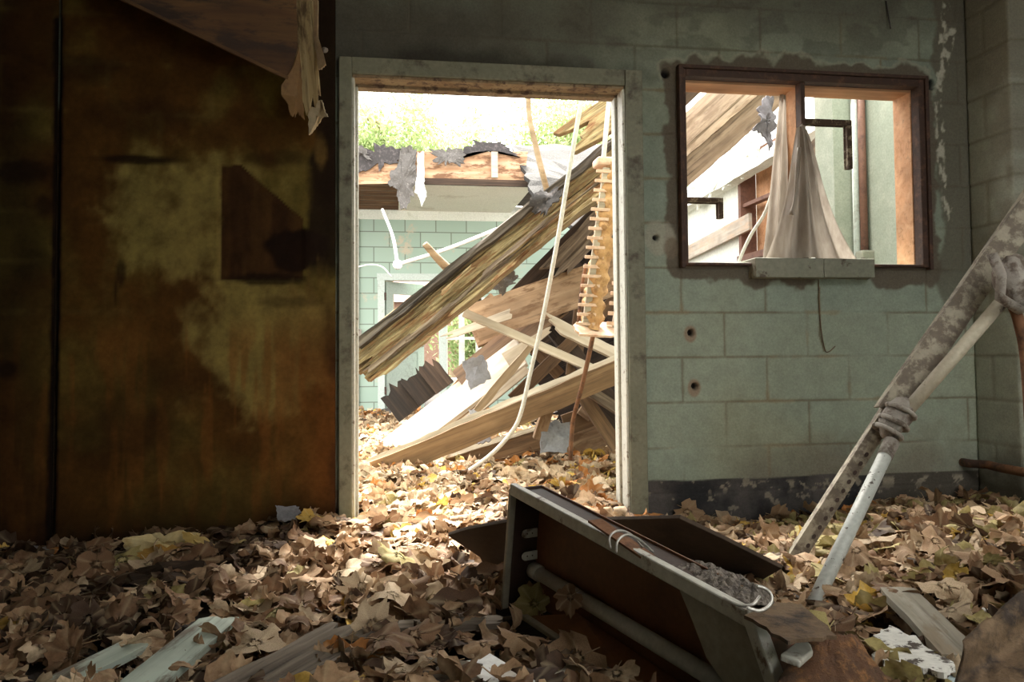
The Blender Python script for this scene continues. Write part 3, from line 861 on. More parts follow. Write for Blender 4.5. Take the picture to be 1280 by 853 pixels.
ragged('torn_paper', [PY(372, 60, 3.2), PY(352, 118, 3.17), PY(366, 146, 3.16), PY(372, 142, 3.2), PY(381, 150, 3.25), PY(378, 110, 3.25)], .004, m_spot('brown_paper', (.20, .11, .04), (.10, .05, .02), 12, .5, .7), amp=.008, seed=5, lump=.012, parent=e)
ragged('torn_end', [PY(385, 140, 3.26), PY(401, 125, 3.24), PY(404, 136, 3.2), PY(410, 146, 3.2), PY(404, 146, 3.22), PY(396, 158, 3.27), PY(386, 169, 3.28)], .006, m_spot('pale_end', (.58, .48, .32), (.42, .30, .16), 12, .5, .7), amp=.004, seed=6, lump=.01, parent=e)
#@@NEXT
# ================================================================== BEYOND THE DOOR
YF = 10.6
xfa = PY(430, 300, YF)[0] - 2.5; xfb = 2.9
# far block wall with a doorway and a window opening
fd0, fd1, fdz = PY(478, 400, YF)[0], PY(552, 400, YF)[0], PY(500, 349, YF)[2]
fw0, fw1, fwz0, fwz1 = PY(556, 400, YF)[0], PY(640, 400, YF)[0], PY(600, 478, YF)[2], PY(600, 372, YF)[2]
zfa = 2.72
b_ = MB()
b_.box((xfa, YF, 0), (fd0, YF + .2, zfa)); b_.box((fd0, YF, fdz), (fd1, YF + .2, zfa)); b_.box((fd1, YF, 0), (fw0, YF + .2, zfa))
b_.box((fw0, YF, 0), (fw1, YF + .2, fwz0)); b_.box((fw0, YF, fwz1), (fw1, YF + .2, zfa)); b_.box((fw1, YF, 0), (xfb, YF + .2, zfa))
struct(b_.build('wall_far', M['farblock'], origin=False))
b_ = MB(); b_.box((xfa, YF - .012, PY(560, 276, YF)[2]), (xfb, YF, PY(560, 262, YF)[2] + .05)); struct(b_.build('trim_1', M['sidingwhite'], origin=False))
# door frame and the leaf standing ajar
e = empty('door_2', (fd0, YF, 0), kind='structure')
for xa, xb in ((fd0 - .06, fd0 + .03), (fd1 - .03, fd1 + .06)):
    b_ = MB(); b_.box((xa, YF - .03, 0), (xb, YF + .1, fdz + .05)); b_.build('jamb', M['bluepaint'], e)
b_ = MB(); b_.box((fd0 - .07, YF - .036, fdz - .02), (fd1 + .07, YF + .11, fdz + .07)); b_.build('head', M['bluepaint'], e)
dl = MB()
a0 = np.array([fd0 + .04, YF + .03, .0]); dv = np.array([math.cos(.75), math.sin(.75), 0]); dn = np.array([-dv[1], dv[0], 0]); wd = fd1 - fd0 - .08
def dpanel(u0, u1, z0, z1, t):
    P = [a0 + dv * u0 + [0, 0, z0], a0 + dv * u1 + [0, 0, z0], a0 + dv * u1 + [0, 0, z1], a0 + dv * u0 + [0, 0, z1]]
    dl.plate(P, t)
zt_ = fdz - .03
dpanel(0, .12, .03, zt_, .045); dpanel(wd - .12, wd, .03, zt_, .045); dpanel(.12, wd - .12, zt_ - .16, zt_, .045); dpanel(.12, wd - .12, .03, .3, .045); dpanel(.12, wd - .12, .85, 1.0, .045); dpanel(.12, wd - .12, .3, .85, .02)
lf = dl.build('door_leaf', M['greydoor'], e)
b_ = MB(); b_.tube([a0 + dv * (wd - .06) + dn * -.07 + [0, 0, .95], a0 + dv * (wd - .06) + dn * .07 + [0, 0, .95]], .025, 8); b_.build('handle', M['clamp'], e)
b_ = MB()
for zz in (.3, zt_ - .25): b_.box((fd0 + .025, YF - .036, zz), (fd0 + .05, YF - .02, zz + .1))
b_.build('hinge', M['rustframe'], e)
e = empty('window_2', (fw0, YF, fwz0), kind='structure')
b_ = MB()
for k in range(5):
    x = fw0 + (fw1 - fw0) * k / 4; b_.box((x - .035, YF - .02, fwz0), (x + .035, YF + .07, fwz1))
b_.box((fw0, YF - .02, fwz0), (fw1, YF + .07, fwz0 + .06)); b_.box((fw0, YF - .02, fwz1 - .06), (fw1, YF + .07, fwz1)); b_.box((fw0, YF - .015, (fwz0 + fwz1) / 2), (fw1, YF + .06, (fwz0 + fwz1) / 2 + .04))
b_.build('window_frame', M['sidingwhite'], e)
# grey pipe on the far wall
xg = PY(447, 300, YF)[0]
tube_obj('conduit', [(xg, YF - .03, 2.6), (xg, YF - .03, .0)], .025, M['pipegrey'], 8, label='grey conduit running down the far block wall', cat='conduit')
b_ = MB(); b_.box((PY(445, 414, YF)[0], YF - .09, PY(447, 428, YF)[2]), (PY(452, 414, YF)[0], YF, PY(447, 412, YF)[2])); tag(b_.build('switch_box', M['clamp'], None, bevel=.004), 'rusty switch box under the conduit on the far wall', 'switch box')

# far outbuilding seen through the opening
b_ = MB(); b_.box((-1.5, 22.5, 0), (5.2, 25, 2.3)); b_.add([(-1.7, 22.3, 2.3), (5.4, 22.3, 2.3), (5.4, 23.8, 3.1), (-1.7, 23.8, 3.1), (-1.7, 25.2, 2.3), (5.4, 25.2, 2.3)], [(0, 1, 2, 3), (3, 2, 5, 4), (0, 3, 4), (1, 5, 2), (0, 4, 5, 1)])
ob = b_.build('outbuilding', M['brickfar']); tag(ob, 'low reddish outbuilding glimpsed through the far window', 'building')

# remaining roof over the far end: ceiling board, joists, fascia, torn felt
YR = PZ(560, 231, zfa)[1]
rt = empty('far_roof', (1, 9.5, zfa), 'remaining flat roof on the far wall with torn black edge', 'roof')
xr0 = PY(500, 230, YR)[0]; xr1 = PY(666, 230, YR)[0]
b_ = MB(); b_.box((xr0, YR, zfa), (xr1, YF, zfa + .02)); b_.build('ceiling_board', M['offwhite'], rt)
b_ = MB(); b_.box((xr0 - .02, YR - .05, zfa - .01), (xr1 + .02, YR - .01, zfa + .06)); b_.build('edge_board', M['dark'], rt)
ztop = PY(560, 188, YR)[2]
plank('fascia', PY(436, 210, YR), PY(664, 210, YR), .36, .03, m_wood('scorched_plywood', (.30, .16, .08), (.48, .28, .16), (.66, .46, .32), .3, .85, (.16, .08, .04), .2), (0, -1, 0), 20, 6, (0, .08), 0, .01, parent=rt)
for k in range(6):
    y = YR + .1 + k * (YF - YR - .2) / 5
    b_ = MB(); b_.box((xfa, y, zfa), (xr0, y + .05, zfa + .14)); b_.build('lath', M['brown'], rt)
b_ = MB(); b_.box((xfa, YR, zfa + .15), (xr1 + .4, YF + .3, zfa + .2)); b_.build('roof_deck', M['dark'], rt)
b_ = MB(); b_.box((PY(613, 200, YR)[0], YR - .09, PY(613, 224, YR)[2]), (PY(621, 200, YR)[0], YR - .05, PY(613, 192, YR)[2])); b_.build('cleat', M['white_wood'], rt)
# black torn upper edge and felt flaps
yf_ = YR - .04
def fp(*pts, y=yf_): return [PY(a, b, y) for a, b in pts]
ragged('torn_edge', fp((438, 186), (475, 183), (500, 186), (503, 191), (498, 203), (480, 206), (462, 212), (440, 215)), .02, M['feltdark'], amp=.03, seed=2, parent=rt)
ragged('torn_edge', fp((570, 200), (580, 184), (600, 178), (625, 177), (640, 190), (650, 197), (638, 193), (620, 189), (596, 190), (582, 193)), .02, M['feltdark'], amp=.02, seed=3, parent=rt)
ragged('felt_flap', fp((502, 183), (521, 186), (520, 212), (517, 240), (508, 262), (500, 260), (494, 236), (486, 232), (487, 218), (497, 206), y=yf_ - .03), .02, M['felt'], amp=.015, seed=4, lump=.03, parent=rt)
ragged('paper_flap', fp((522, 190), (530, 190), (530, 222), (533, 247), (527, 259), (524, 246), (518, 240), (521, 215), y=yf_ - .05), .02, M['white'], amp=.012, seed=5, lump=.03, parent=rt)
ragged('paper_flap', fp((536, 186), (560, 184), (578, 188), (580, 198), (576, 208), (566, 204), (556, 206), (546, 203), (540, 192), y=yf_ - .06), .02, M['felt'], amp=.02, seed=8, lump=.03, parent=rt)
ragged('felt_flap', fp((436, 184), (455, 184), (462, 193), (460, 200), (452, 193), (440, 196), y=yf_ - .05), .02, M['felt'], amp=.02, seed=9, lump=.03, parent=rt)
# grey felt roof slope to the right
fs = [PY(640, 186, 9.6), PY(800, 180, 9.6), PY(800, 235, 8.2), PY(760, 300, 7.6), PY(672, 262, 8.2), PY(655, 222, 8.6)]
ragged('roof_slope', fs, .05, M['feltroof'], amp=.03, seed=6, lump=.02, label='grey mineral felt roof slope behind the fallen beam', cat='roof slope')

# side wall of the wing seen through the window (same line as the right wall)
XS = 3.02
ys0, ys1 = 5.15, YF
wy = [PX(1003, 300, XS)[1], PX(929, 300, XS)[1]]; wzz = (PX(940, 318, XS)[2] - .05, PX(931, 197, XS)[2])
b_ = MB()
zs_t = 2.45
b_.box((XS, ys0, 0), (XS + .2, wy[0], zs_t)); b_.box((XS, wy[0], 0), (XS + .2, wy[1], wzz[0])); b_.box((XS, wy[0], wzz[1]), (XS + .2, wy[1], zs_t)); b_.box((XS, wy[1], 0), (XS + .2, ys1, zs_t))
struct(b_.build('wall_side', M['sidingwhite'], origin=False))
e = empty('window_3', (XS, wy[1], wzz[0]), kind='structure')
b_ = MB(); t_ = .05
b_.box((XS - .04, wy[1] - t_, wzz[0]), (XS + .1, wy[1], wzz[1])); b_.box((XS - .04, wy[0], wzz[0]), (XS + .1, wy[0] + t_, wzz[1])); b_.box((XS - .04, wy[0], wzz[1] - t_), (XS + .1, wy[1], wzz[1])); b_.box((XS - .06, wy[0], wzz[0]), (XS + .1, wy[1], wzz[0] + t_))
zm = wzz[0] + .52 * (wzz[1] - wzz[0]); b_.box((XS - .02, wy[0], zm), (XS + .04, wy[1], zm + .03)); ym = wy[1] - .62 * (wy[1] - wy[0]); b_.box((XS - .02, ym, wzz[0]), (XS + .04, ym + .03, wzz[1]))
b_.build('window_frame', M['pipebrown'], e)
b_ = MB(); b_.box((XS + .1, wy[1] - .36, wzz[0]), (XS + .16, wy[1] - .06, wzz[1])); b_.build('shutter_board', M['orangewood'], e)
b_ = MB(); b_.box((XS + .14, wy[0], wzz[0]), (XS + .19, wy[1] - .4, wzz[1])); b_.build('shutter_board', M['white_wood'], e)
# near return of the right wall outside, with pipes
YA = PX(1078, 250, XR)[1]
b_ = MB(); b_.box((XR, D + WT, 0), (XR + .2, YA + .2, 2.5)); struct(b_.build('wall_return', M['palegreen'], origin=False))
xp = PY(1042, 200, YA)[0]
b_ = MB(); b_.box((xp, YA, 0), (XR, YA + .2, 2.5)); struct(b_.build('pillar', M['palegreen'], origin=False))
q = PY(1078, 200, YA - .06)
e = tag(empty('drain_pipe', (q[0], q[1], 0)), 'red-brown drain pipe in the outside corner by the window', 'pipe')
b_ = MB(); b_.tube([(q[0], q[1], 2.5), (q[0], q[1], PY(1080, 318, YA - .06)[2])], .022, 10); b_.build('pipe', M['pipebrown'], e, smooth=True)
b_ = MB(); zq = PY(1080, 318, YA - .06)[2]; b_.box((q[0] - .045, q[1] - .045, zq - .07), (q[0] + .06, q[1] + .045, zq + .02)); b_.build('elbow', M['concrete'], e, bevel=.012)
b_ = MB(); b_.tube([(q[0], q[1], 0), (q[0], q[1], zq - .07)], .022, 10); b_.build('lower_pipe', M['pipebrown'], e, smooth=True)
q2 = PY(1069, 200, YA - .03); tube_obj('vent_pipe', [(q2[0], q2[1], 2.5), (q2[0], q2[1], 0)], .02, M['pipegrey'], 10, label='grey pipe beside the red-brown drain pipe', cat='pipe')
# torn eave hanging along the side wall
e = tag(empty('torn_eave', (XS, 7, 2.4)), 'ragged whitewashed eave torn along the side wall', 'eave')
plank('rafter_plate', PX(1044, 146, XS - .08), PX(848, 262, XS - .08), .12, .1, M['sidingwhite'], (-1, 0, .2), 26, 4, (0, 0), .2, .02, parent=e)
for i, (x0, y0, hh) in enumerate(((862, 238, 34), (880, 226, 30), (897, 205, 40), (914, 190, 46), (934, 172, 44), (1020, 150, 20))):
    w_ = 22
    ragged('tatter', [PX(x0, y0, XS - .08), PX(x0 + w_, y0 - w_ * .7, XS - .08), PX(x0 + w_ * .9, y0 - 12 + hh * .6, XS - .1), PX(x0 + w_ * .4, y0 + hh * .75, XS - .1), PX(x0 + 3, y0 + hh * .5, XS - .09)], .02, M['sidingwhite'], amp=.03, seed=20 + i, lump=.05, parent=e)
plank('leaning_plank', PX(846, 324, XS - .04), PX(938, 277, XS - .04), .14, .03, M['pale'], (-1, 0, 0), label='pale rail board slanting along the side wall outside the window', cat='rail')  # a leaning plank, set against the side wall
plank_px('eave_timber', (1003, 205), 5.3, (1052, 152), 4.75, 18, .08, M['beamdark'], n=(-.5, -1, 0), label='short dark eave beam beside the outside pillar', cat='beam')
plank_px('window_post', (1028, 300), 5.4, (1026, 232), 5.4, 16, .05, M['orangewood'], n=(-.5, -1, 0), label='orange wooden post standing behind the plastic sheet', cat='post')
plank_px('post_rail', (1010, 250), 5.35, (1046, 228), 5.1, 5, .03, M['dark'], n=(-.5, -1, 0), label='thin dark rail above the orange post', cat='rail')

# ------------------------------------------------------------------ trees behind the far wall
def foliage_mesh(n, cen, rad, seed, size=(.035, .075)):
    R_ = np.random.default_rng(seed)
    k = 46
    cl = R_.normal(size=(k, 3)); cl /= np.linalg.norm(cl, axis=1)[:, None]; cl *= (R_.random((k, 1)) ** .5) * .85
    P = cl[R_.integers(0, k, n)] + R_.normal(size=(n, 3)) * .2
    P = P * rad + cen
    d = R_.normal(size=(n, 3)) + [0, 0, .5]; d /= np.linalg.norm(d, axis=1)[:, None]
    s = np.cross(d, R_.normal(size=(n, 3))); s /= np.linalg.norm(s, axis=1)[:, None]
    L = R_.uniform(*size, (n, 1)) * 1.6; w_ = L * .2
    V = np.stack([P, P + d * L * .5 + s * w_, P + d * L, P + d * L * .5 - s * w_], 1).reshape(-1, 3)
    Q = np.arange(4 * n).reshape(n, 4)
    c0 = np.array([.21, .30, .10]); c1 = np.array([.42, .48, .24])
    col = c0 + (c1 - c0) * R_.random((n, 1)); col = np.repeat(col, 4, 0)
    me = mesh_fast('foliage', V, Q); setcol(me, col); return me
def tree(name, x, y, h, cen_z, rad, n, seed, lab):
    e = tag(empty(name, (x, y, 0)), lab, 'tree', 'trees behind the far roof')
    R_ = np.random.default_rng(seed)
    b_ = MB(); top = np.array([x, y, cen_z + rad[2] * .3])
    b_.tube(smooth_path([(x, y, -.03), (x + .1, y, cen_z * .4), top], 5), np.linspace(.09, .03, 11), 7); b_.build('trunk', M['twig'], e, smooth=True)
    for i in range(9):
        t0 = np.array([x, y, cen_z - rad[2] * .7 + i * rad[2] * .13]); v_ = R_.normal(size=3) * [1, 1, .35] + [0, 0, .55]; v_ /= np.linalg.norm(v_)
        b_ = MB(); b_.tube(smooth_path([t0, t0 + v_ * rad * .5 + [0, 0, .1], t0 + v_ * rad * .95], 3), np.linspace(.03, .006, 7), 5); b_.build('branch', M['twig'], e)
    o = link('foliage', foliage_mesh(n, np.array([x, y, cen_z]), np.array(rad), seed), M['foliage'], e); o['kind'] = 'stuff'
    return e
def txy(px, Y): return PY(px, 150, Y)[0]
tree('shrub_tree', txy(480, 13.2), 13.2, 5, 3.9, (1.2, .9, 1.4), 17000, 31, 'feathery green tree above the left end of the far roof')
tree('shrub_tree', txy(562, 15.6), 15.6, 5, 4.2, (1.3, 1.0, 1.3), 13000, 32, 'feathery green tree above the middle of the far roof')
tree('shrub_tree', txy(705, 13.4), 13.4, 5, 4.1, (1.0, 1.0, 1.4), 11000, 33, 'feathery green tree right of the bare branch')
tree('shrub_tree', txy(775, 18), 18, 5, 5.2, (1.5, 1.0, 1.9), 11000, 34, 'pale green tree above the broken rafter end')
tree('shrub_tree', txy(590, 12.1), 12.1, 4, 1.0, (.7, .45, .6), 2500, 35, 'low green shrub seen through the far window')

# ------------------------------------------------------------------ COLLAPSED ROOF
YBm = 4.75
M['crust'] = m_wood('dark_crust', (.025, .02, .016), (.07, .055, .042), (.15, .12, .09), 1.0, .95, None, .9)
bm_ = tag(empty('fallen_timber', PY(445, 455, YBm)), 'big rotten splintered roof beam slanting across the doorway', 'beam')
plank('beam', PY(441, 464, YBm), PY(830, 158, YBm + .05), 47 * 4.95 / FPX, .17, M['beam'], (0, -1, .25), 90, 20, (.16, 0), .5, .012, parent=bm_, seed=12)
# weathered dark top face board of the beam, lifted splinters
plank('top_crust', PY(440, 438, YBm - .05), PY(800, 153, YBm), .045, .16, M['crust'], (0, -1, .2), 60, 4, (.05, 0), .35, .012, parent=bm_, seed=13)
plank('under_crust', PY(452, 480, YBm - .02), PY(800, 186, YBm + .03), .03, .15, M['beamdark'], (0, -1, .2), 60, 4, (.25, 0), .5, .02, parent=bm_, seed=14)
for i, (a, b, w_) in enumerate((((452, 470), (520, 415), 7), ((470, 474), (545, 415), 6), ((500, 432), (575, 372), 5), ((560, 396), (650, 322), 5), ((600, 345), (690, 270), 4), ((545, 372), (600, 325), 5))):
    plank_px('splinter', a, YBm - .1, b, YBm - .098, w_, .03, M['beam'] if i % 2 else M['beamdark'], nx=14, ny=3, rag=(.06, .09), rot=.5, wav=.008, parent=bm_, seed=40 + i)
e = tag(empty('fallen_rafter', PY(900, 150, 4.4)), 'split pale rafter running past the window from behind the door jamb', 'rafter')
plank_px('rafter_face', (762, 258), 5.05, (1010, 36), 4.15, 40, .1, m_wood('split_rafter', (.20, .14, .10), (.40, .30, .22), (.50, .39, .29), .6, .85, (.24, .17, .12), .5), n=(0, -1, .35), nx=60, ny=8, rag=(.15, 0), rot=.15, wav=.010, taper=1.2, seed=77, parent=e)
plank_px('rafter_lower_face', (768, 286), 5.07, (1010, 72), 4.2, 36, .1, m_wood('split_rafter_shaded', (.15, .10, .07), (.28, .20, .145), (.37, .28, .205), .6, .85, (.16, .11, .08), .5), n=(0, -1, -.1), nx=60, ny=8, rag=(.15, 0), rot=.15, wav=.012, taper=1.15, seed=78, parent=e)  # underside in a darker copy of the wood, shade put into the colour
plank_px('dark_rafter', (680, 352), 5.4, (820, 205), 5.3, 30, .1, M['beamdark'], n=(0, -1, .2), nx=40, ny=6, rag=(.2, 0), rot=.5, wav=.015, label='grey weathered rafter tucked under the big rotten beam', cat='rafter')
plank_px('rafter_stub', (700, 186), 4.45, (835, 92), 4.25, 40, .09, M['beam'], n=(0, -1, .2), nx=30, ny=9, rag=(.28, 0), rot=.4, wav=.01, label='broken rafter end sticking in from the upper right', cat='rafter')
plank_px('window_rafter', (846, 128), 4.4, (892, 84), 4.3, 22, .06, M['dark'], n=(0, -1, 0), label='dark rafter crossing the upper left window corner', cat='rafter')

# boards of the heap
plank_px('roof_board', (474, 575), 5.75, (652, 440), 5.35, 54, .03, M['pale'], n=(.15, -.55, .8), label='broad pale board sloping down to the leaves', cat='board', nx=20)
plank_px('edge_batten', (506, 588), 5.55, (660, 462), 5.2, 9, .04, M['white_wood'], n=(.1, -.9, .4), label='pale batten along the lower edge of the broad pale board', cat='batten')
e = tag(empty('sheathing_offcut', PY(520, 490, 5.5)), 'three dark broken sheathing boards standing on the pale board', 'sheathing')
for i, (a, b, w_) in enumerate((((513, 517), (484, 481), 34), ((535, 500), (507, 465), 26), ((556, 485), (530, 452), 26))):
    plank_px('board', a, 5.42 - .03 * i, b, 5.5 - .03 * i, w_, .025, M['nearblack'] if i < 2 else M['dark'], n=(0, -1, .2), nx=10, ny=7, rag=(0, .09), rot=.2, wav=.006, parent=e, seed=60 + i)
e = tag(empty('long_joist', PY(610, 545, 4.73)), 'long brown joist lying across the heap above the leaves', 'joist')
plank_px('joist_face', (432, 606), 4.85, (792, 456), 4.6, 29, .05, m_wood('joist_wood', (.13, .075, .035), (.21, .125, .06), (.30, .19, .10), .7, .85, None, .35), n=(0, -1, -.12), nx=44, ny=6, wav=.01, parent=e)
plank_px('flaking_top_edge', (434, 592), 4.86, (790, 441), 4.61, 8, .06, M['white_wood'], n=(0, -1, .5), nx=60, ny=3, rag=(.03, .05), rot=.3, wav=.016, parent=e)
e = tag(empty('low_joist', PY(620, 560, 5.05)), 'lower brown joist half buried behind the white cable', 'joist')
plank_px('joist_face', (530, 592), 5.0, (705, 541), 5.15, 24, .05, M['brown'], n=(0, -1, 0), wav=.008, parent=e)
plank_px('flaking_top_edge', (545, 575), 5.0, (700, 528), 5.15, 6, .05, M['white_wood'], n=(0, -1, .6), rag=(.04, .03), rot=.2, wav=.01, parent=e)
plank_px('wide_plank', (592, 404), 5.55, (800, 334), 5.3, 48, .035, M['tan'], n=(0, -1, .05), nx=20, wav=.004, label='wide smooth tan plank under the big beam', cat='plank')
plank_px('plank_sliver', (549, 424), 5.44, (640, 392), 5.4, 8, .015, M['white_wood'], n=(0, -1, .3), rag=(.12, .02), taper=1.6, label='thin pale sliver pointing left from the wide tan plank', cat='sliver')
plank_px('short_block', (594, 424), 5.72, (668, 396), 5.72, 22, .06, M['tan'], n=(0, -1, .3), label='short tan block end below the wide tan plank', cat='block')
plank_px('cross_lath', (580, 391), 4.95, (800, 487), 4.72, 10, .03, M['white_wood'], n=(0, -1, .2), nx=20, ny=2, label='long pale lath crossing the heap downward to the right', cat='lath')
plank_px('split_lath', (678, 398), 5.0, (800, 458), 4.85, 15, .03, M['white_wood'], n=(0, -1, .4), nx=24, ny=5, rag=(.2, 0), rot=.2, wav=.012, label='split pale lath beneath the hanging ribbed column', cat='lath')
plank_px('short_stud', (693, 484), 4.72, (673, 549), 4.78, 14, .05, M['brown2'] if 'brown2' in M else M['tan'], n=(0, -1, 0), label='short tan stud propped under the long brown joist', cat='stud')
plank_px('branch_batten', (548, 570), 5.1, (672, 424), 5.05, 9, .02, M['twig'], n=(0, -1, 0), nx=30, ny=2, rag=(.03, .05), wav=.012, rot=.2, label='knotty thin batten rising from the joist into the heap', cat='batten')
plank_px('dark_brace', (726, 478), 4.85, (800, 545), 4.75, 34, .06, M['dark2'] if 'dark2' in M else M['dark'], n=(0, -1, .2), label='dark brace falling to the right below the long joist', cat='brace')
plank_px('brown_brace', (727, 492), 4.8, (772, 560), 4.72, 17, .05, M['brown'], n=(0, -1, 0), label='narrow brown brace falling toward the right door jamb', cat='brace')
plank_px('grey_brace', (735, 488), 4.72, (800, 530), 4.66, 13, .04, M['beamdark'], n=(0, -1, .3), label='grey brace edge on top of the dark brace', cat='brace')
plank_px('tan_board', (640, 430), 5.85, (560, 520), 6.1, 44, .02, M['tan'], n=(.4, -.8, .4), label='tan roof board beneath the broad pale board', cat='board')
plank_px('upper_board', (575, 478), 5.6, (700, 378), 5.5, 40, .02, M['brown'], n=(.1, -.6, .7), label='brown upper board of the fallen roof deck', cat='board')
plank_px('tri_board', (632, 450), 5.3, (690, 410), 5.2, 18, .02, M['white_wood'], n=(.3, -.8, .4), taper=.4, rag=(0, .05), label='small pale wedge board behind the white cable', cat='board')
plank_px('roof_truss_web', (608, 372), 5.9, (700, 470), 5.7, 15, .04, M['brown'], n=(0, -1, 0), label='thin brown web slanting behind the cross lath', cat='brace')
plank_px('roof_truss_chord', (640, 500), 5.6, (792, 352), 5.5, 15, .04, M['brown'], n=(0, -1, 0), label='brown chord rising behind the hanging ribbed column', cat='brace')
plank_px('roof_truss_tie', (700, 420), 5.6, (762, 500), 5.5, 20, .04, M['dark'], n=(0, -1, 0), label='dark tie piece in the middle of the heap', cat='brace')
plank_px('roof_truss_post', (730, 360), 5.7, (716, 470), 5.6, 18, .04, M['brown'], n=(0, -1, 0), label='upright brown post deep in the heap', cat='brace')
# fallen roof deck: near-black boards behind everything, standing in for deep shadow
e = tag(empty('roof_deck', PY(700, 420, 6.2)), 'dark underside of the fallen roof deck behind the heap', 'roof deck')
for i in range(13):
    A_ = np.array([622, 395]) + np.array([6.5, 13.5]) * i; B_ = np.array([770, 245]) + np.array([9, 23]) * i
    plank_px('deck_board', A_, 6.25, B_, 5.9, 23, .022, M['nearblack'] if i % 4 else M['dark'], n=(.3, -1, .1), nx=16, ny=5, rag=(.14, .1), rot=.15, wav=.006, parent=e, seed=80 + i)
e1 = PY(830, 178, YBm + .1) - PY(615, 352, YBm + .1)
for i in range(7):
    a_ = PY(640, 332, YBm + .11) + np.array([0, .12 + .3 * i, .006 * i]); plank('deck_sheet', a_, a_ + e1, .285, .02, M['nearblack'], (0, -.1, 1), 16, 5, (.3, 0), .1, .006, parent=e, seed=180 + i)
plank_px('deck_joist', (655, 365), 5.85, (800, 560), 5.8, 16, .06, M['nearblack'], n=(0, -1, 0), parent=e)
plank_px('deck_joist', (715, 330), 5.8, (800, 440), 5.75, 16, .06, M['dark'], n=(0, -1, 0), parent=e)
plank_px('heap_sill', (560, 590), 5.5, (800, 520), 5.5, 40, .08, M['nearblack'], n=(0, -1, .1), label='dark timber lying along the back foot of the heap', cat='timber')
plank_px('white_sheet', (632, 562), 5.35, (742, 535), 5.35, 24, .02, M['white_wood'], n=(0, -1, .6), label='white sheet lying flat behind the grey felt', cat='sheet')
plank_px('beige_panel', (708, 556), 5.05, (780, 530), 5.05, 36, .02, M['pale2'] if 'pale2' in M else M['tan'], n=(0, -1, .15), label='beige panel standing on the leaves by the right jamb', cat='panel')
plank_px('strip_board', (705, 532), 5.0, (772, 508), 5.0, 26, .03, M['brown'], n=(0, -1, 0), label='brown panel strip above the beige panel', cat='panel')
plank_px('pale_offcut', (742, 516), 4.98, (728, 506), 4.98, 26, .02, M['tan'], n=(0, -1, .2), label='small tan offcut beside the rusty rod', cat='offcut')
plank_px('buried_timber', (535, 617), 4.75, (640, 603), 4.8, 22, .06, M['dark'], n=(0, -1, .3), wav=.01, label='dark buried timber at the foot of the white cable', cat='timber')
plank_px('fallen_lath', (445, 548), 6.6, (470, 575), 6.3, 6, .03, M['tan'], n=(0, -1, .3), label='small tan lath near the left door jamb', cat='lath')
ragged('roofing_shingle', [PY(578, 452, 5.1), PY(603, 444, 5.1), PY(606, 450, 5.1), PY(614, 474, 5.08), PY(588, 488, 5.06), PY(582, 472, 5.08)], .015, M['feltgrey'], amp=.006, seed=31, lump=.01, label='grey shingle curled on the broad pale board', cat='shingle')
ragged('roofing_shingle', [PY(676, 540, 4.75), PY(684, 526, 4.78), PY(712, 528, 4.78), PY(716, 545, 4.75), PY(708, 566, 4.72), PY(676, 566, 4.72)], .015, M['feltgrey'], amp=.006, seed=32, lump=.015, label='grey felt sheet standing below the short stud', cat='shingle')
ragged('roofing_shingle', [PY(590, 552, 4.86), PY(610, 538, 4.86), PY(621, 534, 4.86), PY(612, 552, 4.83), PY(598, 556, 4.83)], .015, M['feltgrey'], amp=.008, seed=33, lump=.015, label='small grey felt scrap on the joist beside the white cable', cat='shingle')
ragged('roofing_shingle', [PY(584, 520, 4.78), PY(592, 512, 4.78), PY(604, 522, 4.78), PY(597, 540, 4.76), PY(589, 530, 4.76)], .012, M['feltgrey'], amp=.01, seed=34, lump=.02, label='crumpled grey felt bit caught on the knotty batten', cat='shingle')
ragged('felt_scrap', [PY(664, 250, 4.62), PY(680, 240, 4.6), PY(698, 236, 4.6), PY(706, 243, 4.58), PY(690, 258, 4.56), PY(682, 270, 4.56), PY(676, 262, 4.58), PY(668, 264, 4.6)], .012, M['feltdark'], amp=.012, seed=35, lump=.03, label='black tarred felt scrap on top of the rotten beam', cat='felt scrap')
ragged('felt_scrap', [PY(610, 358, 4.9), PY(640, 338, 4.92), PY(648, 345, 4.9), PY(640, 356, 4.9), PY(628, 370, 4.88), PY(620, 362, 4.88)], .012, M['felt'], amp=.012, seed=36, lump=.03, label='pale grey felt scrap hanging under the rotten beam', cat='felt scrap')
ragged('felt_scrap', [PY(958, 118, 4.1), PY(966, 124, 4.1), PY(968, 150, 4.08), PY(964, 172, 4.06), PY(960, 190, 4.05), PY(956, 172, 4.05), PY(942, 160, 4.04), PY(950, 150, 4.05), PY(946, 136, 4.08)], .012, M['feltgrey2'] if 'feltgrey2' in M else m_spot('dark_grey_felt', (.11, .10, .115), (.05, .04, .045), 9, .5, .7, .8), amp=.01, seed=37, lump=.025, label='dark felt scrap hanging like a bat in the window', cat='felt scrap')

# branches
tube_obj('bare_branch', smooth_path([PY(690, 262, 5.1), PY(681, 228, 5.0), PY(669, 180, 4.95), PY(661, 140, 4.9), PY(660, 95, 4.85), PY(655, 40, 4.8)], 5), np.linspace(.022, .015, 26), M['twig'], 8, label='bare branch standing upright behind the rotten beam', cat='branch')
tube_obj('broken_branch', smooth_path([PY(582, 356, 4.97), PY(560, 336, 4.95), PY(546, 322, 4.92), PY(531, 305, 4.88)], 5), np.linspace(.034, .02, 16), M['bark'], 8, label='stubby broken branch lying over the rotten beam', cat='branch')
